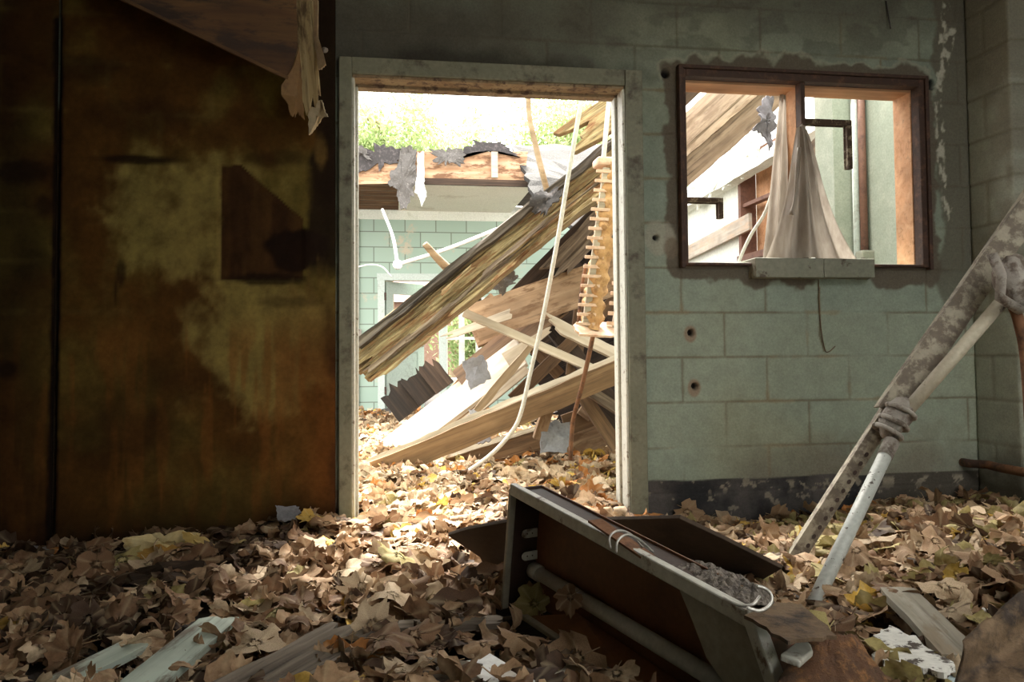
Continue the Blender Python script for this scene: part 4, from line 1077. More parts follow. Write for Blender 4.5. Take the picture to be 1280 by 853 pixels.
# cords
tube_obj('electric_cable', smooth_path([PY(731, 98, 3.85), PY(727, 124, 3.9), PY(712, 210, 4.02), PY(697, 300, 4.12), PY(678, 400, 4.25), PY(662, 470, 4.35), PY(650, 520, 4.42), PY(636, 545, 4.47), PY(612, 570, 4.52), PY(580, 593, 4.56)], 6),
         .0125, M['whitecord'], 8, label='long white cable hanging from the door head to the leaves', cat='cable')
tube_obj('electric_cable', smooth_path([PY(765, 100, 3.95), PY(761, 130, 3.98), PY(757, 170, 4.0), PY(754, 203, 4.02)], 5), .013, M['whitecord'], 8, label='short white cable above the hanging ribbed column', cat='cable')
e = tag(empty('junction_box', PY(497, 330, 8.2)), 'white junction box hanging on two wires in the far room', 'junction box')
q = PY(497, 331, 8.2)
b_ = MB(); b_.tube([q + [0, -.03, 0], q + [0, .03, 0]], .05, 12); b_.build('box', M['white'], e, bevel=.008)
b_ = MB(); b_.tube(smooth_path([q, PY(491, 296, 8.4), PY(478, 262, 8.9)], 5), .018, 6); b_.build('wire', M['white'], e, smooth=True)
b_ = MB(); b_.tube(smooth_path([q, PY(560, 311, 8.0), PY(648, 276, 7.6)], 5), .02, 6); b_.build('wire', M['white'], e, smooth=True)
tube_obj('hanging_wire', smooth_path([PY(440, 336, 8.6), PY(462, 331, 8.5), PY(478, 334, 8.5), PY(489, 346, 8.5)], 5), .008, M['white'], 6, label='thin white wire looping near the far wall', cat='wire')
# ribbed hanging column
hc = tag(empty('hanging_column', PY(758, 200, 4.05)), 'tan ribbed column with pale pegs hanging by the right jamb', 'hanging column')
ct, cb_ = PY(768, 206, 4.05), PY(738, 412, 4.1)
lt, lb = PY(758, 210, 4.03), PY(731, 412, 4.07)
R3 = np.random.default_rng(5)
b_ = MB(); P0 = PY(744, 198, 4.05); P1 = PY(790, 212, 4.1); b_.box((P0[0], 4.0, P1[2]), (P1[0], 4.12, P0[2])); b_.build('cap', M['peg'], hc, bevel=.012)
# twisted core
pts = []; core = MB()
n_ = 60; ring = 10; V = []
ax_, ay_, az_ = frame(ct, cb_, (0, -1, 0))
for i in range(n_ + 1):
    t = i / n_; p = ct + (cb_ - ct) * t
    rr = .052 + .007 * math.cos(2 * PI * t * 13)
    for k in range(ring):
        a = 2 * PI * k / ring + 0
        rk = rr + .012 * math.cos(3 * a + t * 34)
        V.append(p + ay_ * rk * math.cos(a) + az_ * rk * math.sin(a))
core.add(V, [(i * ring + k, i * ring + (k + 1) % ring, (i + 1) * ring + (k + 1) % ring, (i + 1) * ring + k) for i in range(n_) for k in range(ring)])
core.build('core', M['copper'], hc, smooth=True)
b_ = MB(); b_.obox(lt, lb, .034, .02, (0, -1, 0)); b_.build('strip', M['white_wood'], hc)
r1, r2 = PY(783, 300, 4.16), PY(768, 412, 4.14)
b_ = MB(); b_.obox(r1, r2, .03, .02, (0, -1, 0)); b_.build('strip', M['white_wood'], hc)
for i in range(17):
    t = (i + .4) / 17; p = lt + (lb - lt) * t
    b_ = MB(); b_.obox(p + ay_ * 0 + [-.055, -.012, .0], p + [.045, -.014, -.004], .016, .014, (0, -1, 0)); b_.build('peg', M['peg'], hc, bevel=.002)
for i in range(9):
    t = (i + .4) / 9; p = r1 + (r2 - r1) * t
    b_ = MB(); b_.obox(p + [-.05, -.012, 0], p + [.06, -.012, -.004], .02, .014, (0, -1, 0)); b_.build('peg', M['peg'], hc, bevel=.002)
bp0, bp1 = PY(722, 416, 4.05), PY(782, 416, 4.15)
ragged('base_plate', [PY(716, 408, 4.02), PY(724, 419, 3.98), PY(752, 421, 4.0), PY(782, 420, 4.1), PY(780, 405, 4.2), PY(748, 404, 4.2), PY(724, 403, 4.15)], .012, M['peg'], amp=.004, seed=4, parent=hc)
tube_obj('rusty_rod', smooth_path([PY(741, 421, 4.1), PY(736, 445, 4.15), PY(727, 485, 4.3), PY(716, 528, 4.5), PY(713, 575, 4.55)], 4), .013, M['rust'], 8, label='rusty rod below the hanging ribbed column', cat='rod')
tube_obj('dark_rod', smooth_path([PY(733, 330, 4.3), PY(727, 360, 4.3), PY(723, 405, 4.28)], 4), .01, M['rust'], 8, label='thin dark rod left of the hanging ribbed column', cat='rod')

# ------------------------------------------------------------------ plastic sheet and cable in the window
def drape(cols, rows, topf, botf, folds, amp, seed):
    V = []
    for j in range(rows + 1):
        t = j / rows
        for i in range(cols + 1):
            s = i / cols
            a = topf(s); b_ = botf(s)
            p = a + (b_ - a) * (t ** .8) if False else a + (b_ - a) * t
            p = p + np.array([0, 1, 0]) * amp * (.25 + t) * math.sin(folds * s * PI * 2 + 1.3 * math.sin(3 * s + seed)) + np.array([.012, .02, 0]) * (vnoise(s * 7 + seed, t * 5, seed) - .5)
            V.append(p)
    Q = [(j * (cols + 1) + i, j * (cols + 1) + i + 1, (j + 1) * (cols + 1) + i + 1, (j + 1) * (cols + 1) + i) for j in range(rows) for i in range(cols)]
    return V, Q
def lerp3(A, B): return lambda s: A + (B - A) * s
pl = tag(empty('plastic_sheet', W(1005, 325) + [0, .05, 0]), 'dusty translucent plastic sheet draped over the window mullion', 'plastic sheet')
zt2 = W(1000, 326)[2] + .004
def bot(xa, xb, ya, yb_):
    A = PY(xa, 325, ya); B = PY(xb, 325, yb_); A[2] = zt2; B[2] = zt2; return lerp3(A, B)
def topq(pts):
    P = [np.array(p) for p in pts]
    def f(s):
        q = s * (len(P) - 1); i = min(int(q), len(P) - 2); return P[i] + (P[i + 1] - P[i]) * (q - i)
    return f
V, Q = drape(46, 40, topq([PY(975, 117, D + .13), PY(985, 112, D + .15), PY(1000, 112, D + .14)]), bot(954, 1016, D + .09, D + .1), 4.5, .022, 3)
b_ = MB(); b_.add(V, Q); o = b_.build('rear_sheet', M['plastic'], pl, smooth=True)
def botr(s):
    A = PY(960, 326, D - .02); B = PY(1068, 326, D + .02); p = A + (B - A) * s; p[1] -= .035 * math.sin(PI * s); p[2] = zt2 + .003; return p
V, Q = drape(60, 44, topq([PY(996, 160, D - .035), PY(1003, 154, D - .045), PY(1008, 162, D - .035)]), botr, 4.0, .02, 8)
V = [np.array(v) for v in V]; xc_ = W(1003, 200)[0]
for v in V:
    k = np.clip((W(1003, 158)[2] - v[2]) / (W(1003, 158)[2] - zt2), 0, 1)
    v[0] = xc_ + (v[0] - xc_) * (1 - .22 * math.sin(PI * k))
b_ = MB(); b_.add(V, Q); o = b_.build('front_sheet', M['plastic'], pl, smooth=True)
b_ = MB(); b_.tube(smooth_path([PY(999, 185, D - .06), PY(996, 222, D - .07), PY(994, 250, D - .07), PY(989, 268, D - .075)], 4), [.010] * 13, 8); b_.build('twisted_edge', M['plastic'], pl, smooth=True)
tube_obj('window_cable', smooth_path([PY(992, 150, D + .2), PY(975, 205, D + .22), PY(958, 262, D + .26), PY(938, 295, D + .3), PY(922, 332, D + .34), PY(905, 390, D + .38)], 5), .009, M['whitecord'], 8, label='white cable hanging slantwise outside the window', cat='cable')
#@@NEXT2
# ================================================================== FOREGROUND
def gh(x, y):
    """height of the litter"""
    x = np.asarray(x, float); y = np.asarray(y, float)
    h = .075 + .05 * (fbm(x * 2.1 + 3, y * 2.1, 201, 3) - .5) * 2 * .8 + .02 * (vnoise(x * 7, y * 7, 207) - .5)
    h = h - .10 * sstep(2.4, 3.3, y) * (y < 3.47) * sstep(.9, 1.15, x) * (1 - .75 * sstep(1.5, 2.3, x)) + .05 * sstep(1.1, 1.9, x) * (1 - sstep(2.2, 3.3, y)) - .06 * sstep(-.3, -1.0, x) * (y < 3.7) + .03 * sstep(.3, 1.0, x) * np.exp(-((y - 3.1) / .3) ** 2)
    h = h + .045 * sstep(3.5, 5.2, y) + .03 * np.exp(-((x + .55) / .45) ** 2 - ((y - 3.05) / .35) ** 2)
    return np.clip(h, .015, .3)
def G(px, py, dz=0.0):
    z = .08
    for _ in range(8):
        p = PZ(px, py, z); z = float(gh(p[0], p[1])) + dz
    return PZ(px, py, z)

xs = np.arange(-2.4, 4.2, .03); ys = np.arange(.6, 10.6, .03)
Xg, Yg = np.meshgrid(xs, ys, indexing='ij')
Zg = gh(Xg, Yg) - .012 + .012 * (fbm(Xg * 14, Yg * 14, 301, 3) - .5)
clip_ = (Yg > D - .02) & (Yg < D + WT + .02) & ((Xg < dx0 + .02) | (Xg > dx1 - .02))
out_ = (Xg > XR - .01) & (Yg < YA + .25)
Zg = np.where(clip_ | out_, -.01, Zg)
idx = np.arange(Xg.size).reshape(Xg.shape)
Q = np.stack([idx[:-1, :-1], idx[1:, :-1], idx[1:, 1:], idx[:-1, 1:]], -1).reshape(-1, 4)
me = mesh_fast('leaf_mould', np.stack([Xg, Yg, Zg], -1).reshape(-1, 3), Q)
o = link('leaf_mould', me, M['soil'], smooth=True)
tag(o, 'dark rotted leaf mould covering the floor under the leaves', 'leaf mould', kind='stuff')

# ---------------------------------------------------------------- overturned cabinet
A0 = PZ(648, 770, .10); B0 = PZ(780, 850, .10)
dh = (B0 - A0); dh[2] = 0; dh /= np.linalg.norm(dh); bk = np.array([-dh[1], dh[0], 0])
if bk[1] < 0: bk = -bk
T0 = PY(643, 611, A0[1])
k_ = PY(940, 772, 1.0); kx = k_[0]
s_ = (T0[0] - kx * T0[1]) / (kx * dh[1] - dh[0])
T1 = PY(940, 772, T0[1] + s_ * dh[1])
fn = np.cross(T1 - T0, A0 - T0); fn /= np.linalg.norm(fn)
if fn @ (CAM - T0) < 0: fn = -fn
def PF(px, py, off=0.0):
    d = ray(px, py); return CAM + d * (((T0 + fn * off - CAM) @ fn) / (d @ fn))
E1 = PF(976, 865); Af = PF(632, 760); Bf = PF(800, 864); E2 = PF(1000, 935); Bf2 = PF(925, 945)
bd = .085
cb = tag(empty('overturned_cabinet', (A0 + B0) / 2 * [1, 1, 0] + [0, 0, .08]), 'overturned rusty metal cabinet lying open on its side', 'cabinet')
bk3 = -fn * bd
b_ = MB(); b_.plate([T0 + bk3, T1 + bk3, E2 + bk3, Bf2 + bk3, Af + bk3], .004, fn); b_.build('back_panel', M['cabbrown'], cb)
b_ = MB(); b_.plate([T0, T0 + bk3, Af + bk3, Af], .004); b_.build('end_panel', M['cabdark'], cb)
dn3 = np.array([0, 0, -.008])
b_ = MB(); b_.plate([T0 + dn3, T1 + dn3, T1 + bk3 + dn3, T0 + bk3 + dn3], .004); b_.build('top_panel', M['cabdark'], cb)
b_ = MB(); b_.plate([PF(650, 772), Bf, PF(930, 950), Bf2 + bk3 * .9, PF(690, 775) + bk3 * .9], .004); b_.build('bottom_panel', M['cabbrown'], cb)
b_ = MB(); b_.plate([T1, E1, E2, E2 + bk3, E1 + bk3, T1 + bk3], .004); b_.build('end_panel', M['cabbrown'], cb)
gp = [PF(846, 727, .004), PF(941, 774, .004), PF(976, 864, .004), PF(930, 890, .004), PF(905, 853, .004), PF(884, 822, .004), PF(866, 775, .004)]
b_ = MB(); b_.plate(gp, .004, fn); b_.build('front_panel', M['cabgrey'], cb)
up_ = np.array([0, 0, 1.])
R1 = T1 + (T1 - T0) * .005
b_ = MB(); b_.obox(T0 + fn * .005, R1 + fn * .005, .020, .032, up_); b_.build('top_rim', M['cabrim'], cb, bevel=.004)
b_ = MB(); b_.obox(R1 + fn * .004 + [0, 0, .006], E1 + fn * .004, .028, .026, fn); b_.obox(E1 + fn * .004, E2, .028, .026, fn); b_.build('end_rim', M['cabrim'], cb, bevel=.004)
b_ = MB(); b_.obox(T0 + fn * .004, Af + fn * .004, .012, .02, fn); b_.build('side_rim', M['cabgrey'], cb, bevel=.003)
b_ = MB(); b_.obox(PF(655, 771, .006), Bf + fn * .006, .012, .02, fn); b_.obox(PF(560, 782, .0) + [0, 0, .004], PF(655, 771, .006), .008, .01, up_); b_.build('bottom_rim', M['cabgrey'], cb, bevel=.003)
b_ = MB(); ra, rb = PF(672, 716, -.07), PF(925, 868, -.045)
b_.tube([ra, rb], .0185, 16); b_.build('rod', M['rod'], cb, smooth=True)
b_ = MB(); b_.tube([ra + (ra - rb) * .03, ra + (rb - ra) * .02], .0225, 16); b_.build('rod_socket', M['rod'], cb, smooth=True)
# hinge plates on the inside of the far end
axd = (T1 - T0) / np.linalg.norm(T1 - T0); ebk = bk3 / bd; eup = np.cross(axd, ebk); eup = eup if eup[2] > 0 else -eup
for yy in (667, 695):
    c0 = PF(656, yy, -.036) + axd * .005; R_ = .012
    pts = [c0 + ebk * .036 + eup * R_, c0 + eup * R_] + [c0 - ebk * R_ * math.sin(a) + eup * R_ * math.cos(a) for a in np.linspace(.4, PI - .4, 6)] + [c0 - eup * R_, c0 + ebk * .036 - eup * R_]
    b_ = MB(); b_.plate(pts, .003, axd); o = b_.build('hinge_plate', M['cabrim'], cb)
    b_ = MB()
    for q in (.004, .02):
        c1 = c0 + ebk * q + axd * .0016; b_.tube([c1, c1 + axd * .001], .002, 8)
    h_ = b_.build('screw_hole', M['cabdark'], None); h_.parent = o; h_.matrix_parent_inverse = Matrix.Translation(o.location).inverted()
# brown plate lying along the top and the rust plate on the near end
tp = lambda px, py, z: PZ(px, py, z)
zt0 = T0[2]; zt1 = T1[2]
b_ = MB(); b_.plate([PZ(735, 652, zt0 - .01), PZ(752, 650, zt0 - .008), PZ(857, 722, zt1 + .014), PZ(845, 728, zt1 + .012)], .005); tag(b_.build('rust_strip', M['rust']), 'narrow rusty strip lying along the cabinet rim', 'metal strip')
ragged('rust_sheet', [PZ(930, 772, zt1 + .012), PZ(972, 754, zt1 + .01), PZ(1002, 757, zt1 + .008), PZ(1046, 797, zt1 + .004), PZ(985, 804, zt1 + .006)], .006, M['rustgrey'], amp=.003, seed=51, lump=.003, label='flat brown rust sheet resting on the near end of the cabinet', cat='metal sheet')
b_ = MB(); b_.plate([PZ(975, 822, zt1 - .03), PZ(1000, 803, zt1 - .03), PZ(1012, 806, zt1 - .03), PZ(1016, 818, zt1 - .035), PZ(1000, 832, zt1 - .035)], .012); tag(b_.build('white_chip', M['cabrim'], None, bevel=.003), 'small white enamel chip under the rust sheet', 'chip')

def planep(a, b, c):
    n = np.cross(b - a, c - a); n /= np.linalg.norm(n)
    def hit(px, py):
        d = ray(px, py); return CAM + d * (((a - CAM) @ n) / (d @ n))
    return hit
hb = planep(PY(738, 648, 2.40), PY(975, 708, 2.08), PY(850, 740, 2.62))
pb = [hb(735, 649), hb(850, 646), hb(905, 672), hb(978, 709), hb(952, 724), hb(880, 735), hb(790, 705)]
M['cardboard'] = m_spot('damp_board', (.055, .036, .024), (.03, .02, .014), 5, .5, .75, .9, 0, (.075, .05, .032))
b_ = MB(); b_.plate(pb, .012); tag(b_.build('leaning_board', M['cardboard'], None, bevel=.002), 'dark brown board leaning behind the overturned cabinet', 'board')
hb2 = planep(PY(560, 668, 2.42), PY(648, 648, 2.28), PY(640, 745, 2.62))
pb = [hb2(560, 668), hb2(585, 660), hb2(640, 650), hb2(640, 752), hb2(622, 740), hb2(600, 695)]
b_ = MB(); b_.plate(pb, .012); tag(b_.build('leaning_board', M['cardboard'], None, bevel=.002), 'brown board flap sticking out left of the overturned cabinet', 'board')

# lint and insulation on top of the cabinet
V = []; nu, nv_ = 110, 40
q0, q1 = PZ(822, 700, zt1 + .01), PZ(975, 762, zt1 + .004); qd = q1 - q0; ql = np.linalg.norm(qd); qd /= ql; qn = np.cross([0, 0, 1.], qd)
for i in range(nu + 1):
    for j in range(nv_ + 1):
        s = i / nu; t = j / nv_ * 2 - 1
        w_ = .06 * math.sin(PI * min(1, s * 1.05 + .02)) ** .6 + .004
        p = q0 + qd * ql * s + qn * t * w_
        e_ = max(0, 1 - t * t) ** .5 * math.sin(PI * s) ** .5
        hgt = .012 * e_ + .034 * (float(fbm(p[0] * 95, p[1] * 95, 71, 5)) - .42) * e_ ** .5
        V.append(p + [0, 0, hgt])
b_ = MB(); b_.add(V, [(i * (nv_ + 1) + j, (i + 1) * (nv_ + 1) + j, (i + 1) * (nv_ + 1) + j + 1, i * (nv_ + 1) + j + 1) for i in range(nu) for j in range(nv_)])
tag(b_.build('insulation', M['fluff'], None), 'grey brown clump of fluffy insulation on the cabinet top', 'insulation', kind='stuff')
# wires
def arc(pts, k=6): return smooth_path(pts, k)
yw = PZ(790, 690, zt0 - .0)[1]
tube_obj('wire_loop', arc([PY(763, 686, yw), PY(762, 672, yw), PY(772, 664, yw + .01), PY(788, 668, yw + .03), PY(803, 684, yw + .05)]), .0024, M['wire'], 6, label='left one of two thin wire loops hooked over the cabinet rim', cat='wire')
tube_obj('wire_loop', arc([PY(770, 691, yw - .02), PY(772, 677, yw - .02), PY(783, 669, yw - .01), PY(799, 675, yw + .01), PY(816, 690, yw + .04)]), .0024, M['wire'], 6, label='right one of two thin wire loops hooked over the cabinet rim', cat='wire')
yr = PZ(950, 762, zt1 + .02)[1]
tube_obj('wire_ring', arc([PY(905, 748, yr + .03), PY(925, 757, yr + .01), PY(941, 756, yr), PY(950, 746, yr + .01)]), .003, M['wire'], 6, label='thin wire curl lying in the insulation on the cabinet', cat='wire')
tube_obj('wire_ring', arc([PY(934, 760, yr - .03), PY(950, 764, yr - .03), PY(963, 756, yr - .02), PY(964, 744, yr - .01), PY(956, 736, yr), PY(946, 733, yr)]), .003, M['wire'], 6, label='shiny wire ring standing at the near end of the cabinet', cat='wire')

# ---------------------------------------------------------------- slanted steel frame on the right
g0 = G(984, 716, .0); Yg0 = g0[1]; Ytop = Yg0 - .12
top = PY(1292, 247, Ytop)
lf_ = tag(empty('steel_leg_frame', g0), 'slanting metal frame of peeling angle iron and white pipe on the right', 'metal frame')
ang0 = PY(981, 716, Yg0)
def angle_bar(p, q, w_, name):
    ex, ey, ez = frame(np.array(p), np.array(q), (-.25, -1, .1))
    b_ = MB(); p = np.array(p); q = np.array(q)
    n_ = 30
    b_.obox(p, q, w_, .005, ez)
    b_.obox(p + ey * w_ / 2 + ez * -.02, q + ey * w_ / 2 + ez * -.02, .005, .042, ez)
    return b_.build(name, M['angle'], lf_), (ex, ey, ez)
J0 = PY(1113, 523, Yg0 - .03)
ab, fr_ = angle_bar(PY(986, 714, Yg0), PY(1118, 508, Yg0 - .05), .046, 'lower_angle')
ab2, fr2 = angle_bar(PY(1112, 518, Yg0 - .06), PY(1385, 120, Ytop - .0), .082, 'upper_angle')
# slot holes punched along the lower angle
ex, ey, ez = fr_
P_, Q_ = PY(990, 710, Yg0), PY(1085, 562, Yg0 - .04)
b_ = MB()
for i in range(13):
    c0 = P_ + (Q_ - P_) * ((i + .5) / 13) + ez * .0035 - ey * .004
    b_.plate([c0 + ex * (.0085 * math.cos(a)) + ey * (.0062 * math.sin(a)) for a in np.linspace(0, 2 * PI, 11)[:-1]], .002, ez)
sl = b_.build('slot', M['cabdark'], None); sl.parent = ab; sl.matrix_parent_inverse = Matrix.Translation(ab.location).inverted()
gpz = G(1010, 771, .0)
b_ = MB(); b_.tube([gpz, PY(1112, 558, Yg0 - .12)], .0215, 16); b_.build('white_pipe', M['pipewhite'], lf_, smooth=True)
b_ = MB(); d_ = PY(1112, 558, Yg0 - .12) - gpz; b_.tube([gpz + d_ * .93, gpz + d_ * 1.03], .0245, 16); b_.build('pipe_collar', M['clamp'], lf_, smooth=True)
b_ = MB(); b_.tube([gpz - d_ * .012, gpz + d_ * .035], .0225, 16); b_.build('pipe_foot', M['pipegrey'], lf_, smooth=True)
M['pipetan'] = m_spot('tan_chipped_pipe', (.46, .41, .31), (.12, .09, .06), 17, .6, .66, .6)
b_ = MB(); b_.tube([PY(1118, 532, Yg0 - .1), PY(1262, 366, Ytop - .06)], .021, 16); b_.build('upper_pipe', M['pipetan'], lf_, smooth=True)
# cast clamp where they meet
def lumpy(name, cen, rad, seed, mat, amp=.25, parent=None):
    R_ = np.random.default_rng(seed); b_ = MB(); V = []; nu, nv = 18, 12
    for j in range(nv + 1):
        for i in range(nu):
            a = 2 * PI * i / nu; t = PI * j / nv
            d = np.array([math.sin(t) * math.cos(a), math.sin(t) * math.sin(a), math.cos(t)])
            k = 1 + amp * (float(fbm(d[0] * 2.2 + d[2] * 1.1 + 5, d[1] * 2.2 + 3 + d[2], seed, 3)) - .5) * 2
            V.append(cen + (rad @ d) * k)
    b_.add(V, [(j * nu + i, j * nu + (i + 1) % nu, (j + 1) * nu + (i + 1) % nu, (j + 1) * nu + i) for j in range(nv) for i in range(nu)])
    return b_.build(name, mat, parent, smooth=True)
ex2 = (top - J0) / np.linalg.norm(top - J0); ez2 = np.array([0, -1., 0]); ey2 = np.cross(ez2, ex2)
Rm = np.stack([ex2 * .075, ey2 * .045, ez2 * .04], 1)
cl = lumpy('clamp', PY(1120, 524, Yg0 - .09), Rm, 5, M['clamp'], .3, lf_)
b_ = MB()
for dd in (-.05, -.015, .03):
    c0 = PY(1120, 524, Yg0 - .09) + ex2 * dd; b_.tube([c0 + (ey2 * math.cos(a) + ez2 * math.sin(a)) * .046 for a in np.linspace(0, 2 * PI, 15)], .008, 8)
b_.build('clamp_band', M['clamp'], lf_, smooth=True)
Rk = np.stack([np.array([.05, 0, .02]), np.array([0, .05, 0]), np.array([-.02, 0, .085])], 1)
lumpy('knuckle', PY(1266, 352, Ytop - .08), Rk, 9, M['clamp'], .35, lf_)
b_ = MB(); b_.tube([PY(1240, 318, Ytop - .1), PY(1252, 345, Ytop - .12), PY(1250, 372, Ytop - .12), PY(1275, 388, Ytop - .1)], .016, 10); b_.build('bracket', M['clamp'], lf_, smooth=True)
b_ = MB(); b_.tube(smooth_path([PY(1266, 382, Ytop - .08), PY(1274, 405, Ytop - .08), PY(1284, 470, Ytop - .08), PY(1296, 700, Ytop - .1)], 5), .017, 10); b_.build('rear_leg', M['rust'], lf_, smooth=True)

# ---------------------------------------------------------------- boards and scraps on the floor
def flat(name, p, q, wpx, t, mat, dz=.02, tilt=0, **kw):
    A = G(*p, dz); B = G(*q, dz); dep = (proj(A)[2] + proj(B)[2]) / 2
    return plank(name, A, B, wpx, t, mat, (tilt, -.15, 1), **kw)
flat('mint_board', (28, 880), (172, 806), .075, .018, M['mintplank'], .055, rag=(0, .03), wav=.004, label='mint painted board at the bottom left under the leaves', cat='board')
flat('mint_board', (150, 882), (276, 775), .095, .018, M['mintplank'], .06, rag=(0, .03), wav=.004, label='chipped mint board sloping up beside a curled brown leaf', cat='board')
flat('rotten_log', (275, 890), (452, 792), .13, .05, M['log'], .045, rag=(0, .06), rot=.5, wav=.02, nx=40, ny=10, label='grey rotten timber at the bottom left of the cabinet', cat='timber')
flat('bark_strip', (482, 786), (640, 778), .05, .02, M['log'], .05, rag=(.05, .05), rot=.5, wav=.012, label='dark bark strip lying left of the cabinet foot', cat='bark')
flat('bark_strip', (520, 838), (612, 850), .07, .03, M['log'], .05, rag=(.05, .05), rot=.5, wav=.014, label='ribbed dark bark piece at the bottom centre', cat='bark')
flat('white_offcut', (592, 826), (648, 862), .08, .012, M['white'], .055, rag=(.02, 0), label='white painted offcut at the bottom left of the cabinet', cat='offcut')
flat('grey_offcut', (640, 862), (736, 838), .045, .015, M['greyplank'], .055, rag=(0, .03), label='grey wooden offcut beside the white offcut', cat='offcut')
gp0, gp1 = G(1120, 738, .065), G(1206, 826, .085)
plank('grey_plank', gp0, gp1, .088, .02, M['greyplank'], (-.1, -.25, 1), 20, 6, (.02, .0), 0, .004, label='grey weathered plank on the leaves at the lower right', cat='plank', seed=5)
gp0, gp1 = G(1262, 705, .03), G(1300, 765, .04)
plank('grey_plank', gp0, gp1, .11, .02, M['greyplank'], (.1, -.25, 1), 14, 5, (.03, .0), 0, .004, label='grey plank end above the rusty sheet at the right edge', cat='plank', seed=6)
ragged('flaked_board', [G(1092, 796, .085), G(1112, 786, .085), G(1150, 804, .085), G(1194, 836, .085), G(1180, 846, .085), G(1128, 834, .085), G(1094, 828, .085)], .012, M['plastic_bits'], amp=.006, seed=61, lump=.003, label='white flaked board scrap under the grey plank', cat='board scrap')
ragged('blue_scrap', [G(1198, 828, .05), G(1206, 834, .05), G(1200, 866, .05), G(1176, 866, .05)], .01, m_spot('pale_blue_paint', (.50, .60, .62), (.4, .48, .5), 9, .5, .7), amp=.002, seed=62, label='pale blue painted scrap at the end of the grey plank', cat='scrap')
tube_obj('cigarette_stub', [G(1228, 762, .06), G(1242, 766, .06)], .0045, M['white'], 8, label='small white paper stub on the leaves at the right', cat='stub')
# rusty sheet metal, nearest on the right
def metal(name, f, nu, nv, mat, thick, lab):
    V = [f(i / nu, j / nv) for j in range(nv + 1) for i in range(nu + 1)]
    b_ = MB(); b_.add(V, [(j * (nu + 1) + i, j * (nu + 1) + i + 1, (j + 1) * (nu + 1) + i + 1, (j + 1) * (nu + 1) + i) for j in range(nv) for i in range(nu)])
    o = b_.build(name, mat, None, smooth=True); md = o.modifiers.new('solid', 'SOLIDIFY'); md.thickness = thick
    return tag(o, lab, 'metal sheet')
c00, c10, c01, c11 = PD(1200, 806, 1.30), PD(1315, 708, 1.36), PD(1180, 1060, 1.14), PD(1340, 1060, 1.10)
nsh = np.cross(c10 - c00, c01 - c00); nsh /= np.linalg.norm(nsh)
if nsh @ (CAM - c00) < 0: nsh = -nsh
def f_sheet(u, v):
    p = (c00 * (1 - u) + c10 * u) * (1 - v) + (c01 * (1 - u) + c11 * u) * v
    return p + nsh * (.016 * math.sin((v * .9 + .05) * 2 * PI * 3.0) + .004 * (float(fbm(u * 6, v * 6, 91, 3)) - .5)) + (c10 - c00) * 0 + np.array([0, 0, .006]) * (float(vnoise(u * 9, 3, 5)) - .5) * (1 - v)
metal('rusty_sheet', f_sheet, 50, 60, M['rustgrey'], .004, 'large ridged rusty sheet standing at the lower right corner')
c00, c10, c01, c11 = PD(1006, 803, 1.34), PD(1068, 797, 1.34), PD(905, 960, 1.20), PD(1185, 960, 1.20)
nsh2 = np.array([-.1, -.8, .6])
def f_lump(u, v):
    p = (c00 * (1 - u) + c10 * u) * (1 - v) + (c01 * (1 - u) + c11 * u) * v
    return p + nsh2 * (.018 * math.sin(PI * u) * (1 - v * .4) + .012 * (float(fbm(u * 5 + 3, v * 5, 95, 4)) - .5)) + np.array([0, 0, .014]) * (float(fbm(u * 7, 8, 15, 3)) - .5) * (1 - v)
metal('rusty_plate', f_lump, 50, 40, M['rustbright'], .006, 'small orange rusted plate at the foot of the overturned cabinet')

# papers and chips by the left wall
e = tag(empty('crumpled_paper', G(212, 700)), 'crumpled yellowed paper lying by the stained wall panel', 'paper')
yq = G(212, 712)[1]
b0_ = [(156, 672), (190, 668), (222, 664), (250, 668), (256, 690), (228, 698), (190, 692), (160, 690)]
ragged('sheet', [PY(a, b, yq + .02 * math.sin(i * 2.1)) for i, (a, b) in enumerate(b0_)], .004, M['paper'], amp=.008, seed=71, lump=.03, parent=e)
ragged('sheet', [PY(a, b, yq - .04) for a, b in ((229, 664), (246, 668), (268, 682), (262, 690), (240, 686), (230, 678))], .004, M['paper'], amp=.005, seed=72, lump=.015, parent=e)
ragged('sheet', [PY(a, b, yq - .06) for a, b in ((170, 692), (200, 680), (246, 684), (250, 698), (220, 704), (180, 702))], .004, m_spot('amber_paper', (.36, .20, .04), (.20, .10, .02), 6, .5, .7, .85), amp=.006, seed=73, lump=.02, parent=e)
ragged('dark_chunk', [G(158, 718, .06), G(200, 706, .1), G(250, 706, .09), G(262, 722, .05), G(230, 734, .05), G(170, 734, .04)], .03, M['dark'], amp=.012, seed=74, lump=.02, label='dark rotten chunk under the crumpled yellowed paper', cat='chunk')
yc = D - .1
ragged('plaster_chip', [PY(344, 632, yc), PY(356, 634, yc), PY(374, 634, yc), PY(376, 642, yc), PY(366, 652, yc - .02), PY(348, 652, yc - .02)], .012, M['feltgrey'], amp=.004, seed=75, label='grey chip leaning on the panel left of the door', cat='chip')
ragged('plaster_chip', [G(8, 706, .03), G(30, 684, .06), G(58, 686, .06), G(72, 704, .04), G(50, 714, .03)], .012, M['feltgrey'], amp=.006, seed=76, lump=.01, label='dull grey chip in the dark lower left corner', cat='chip')

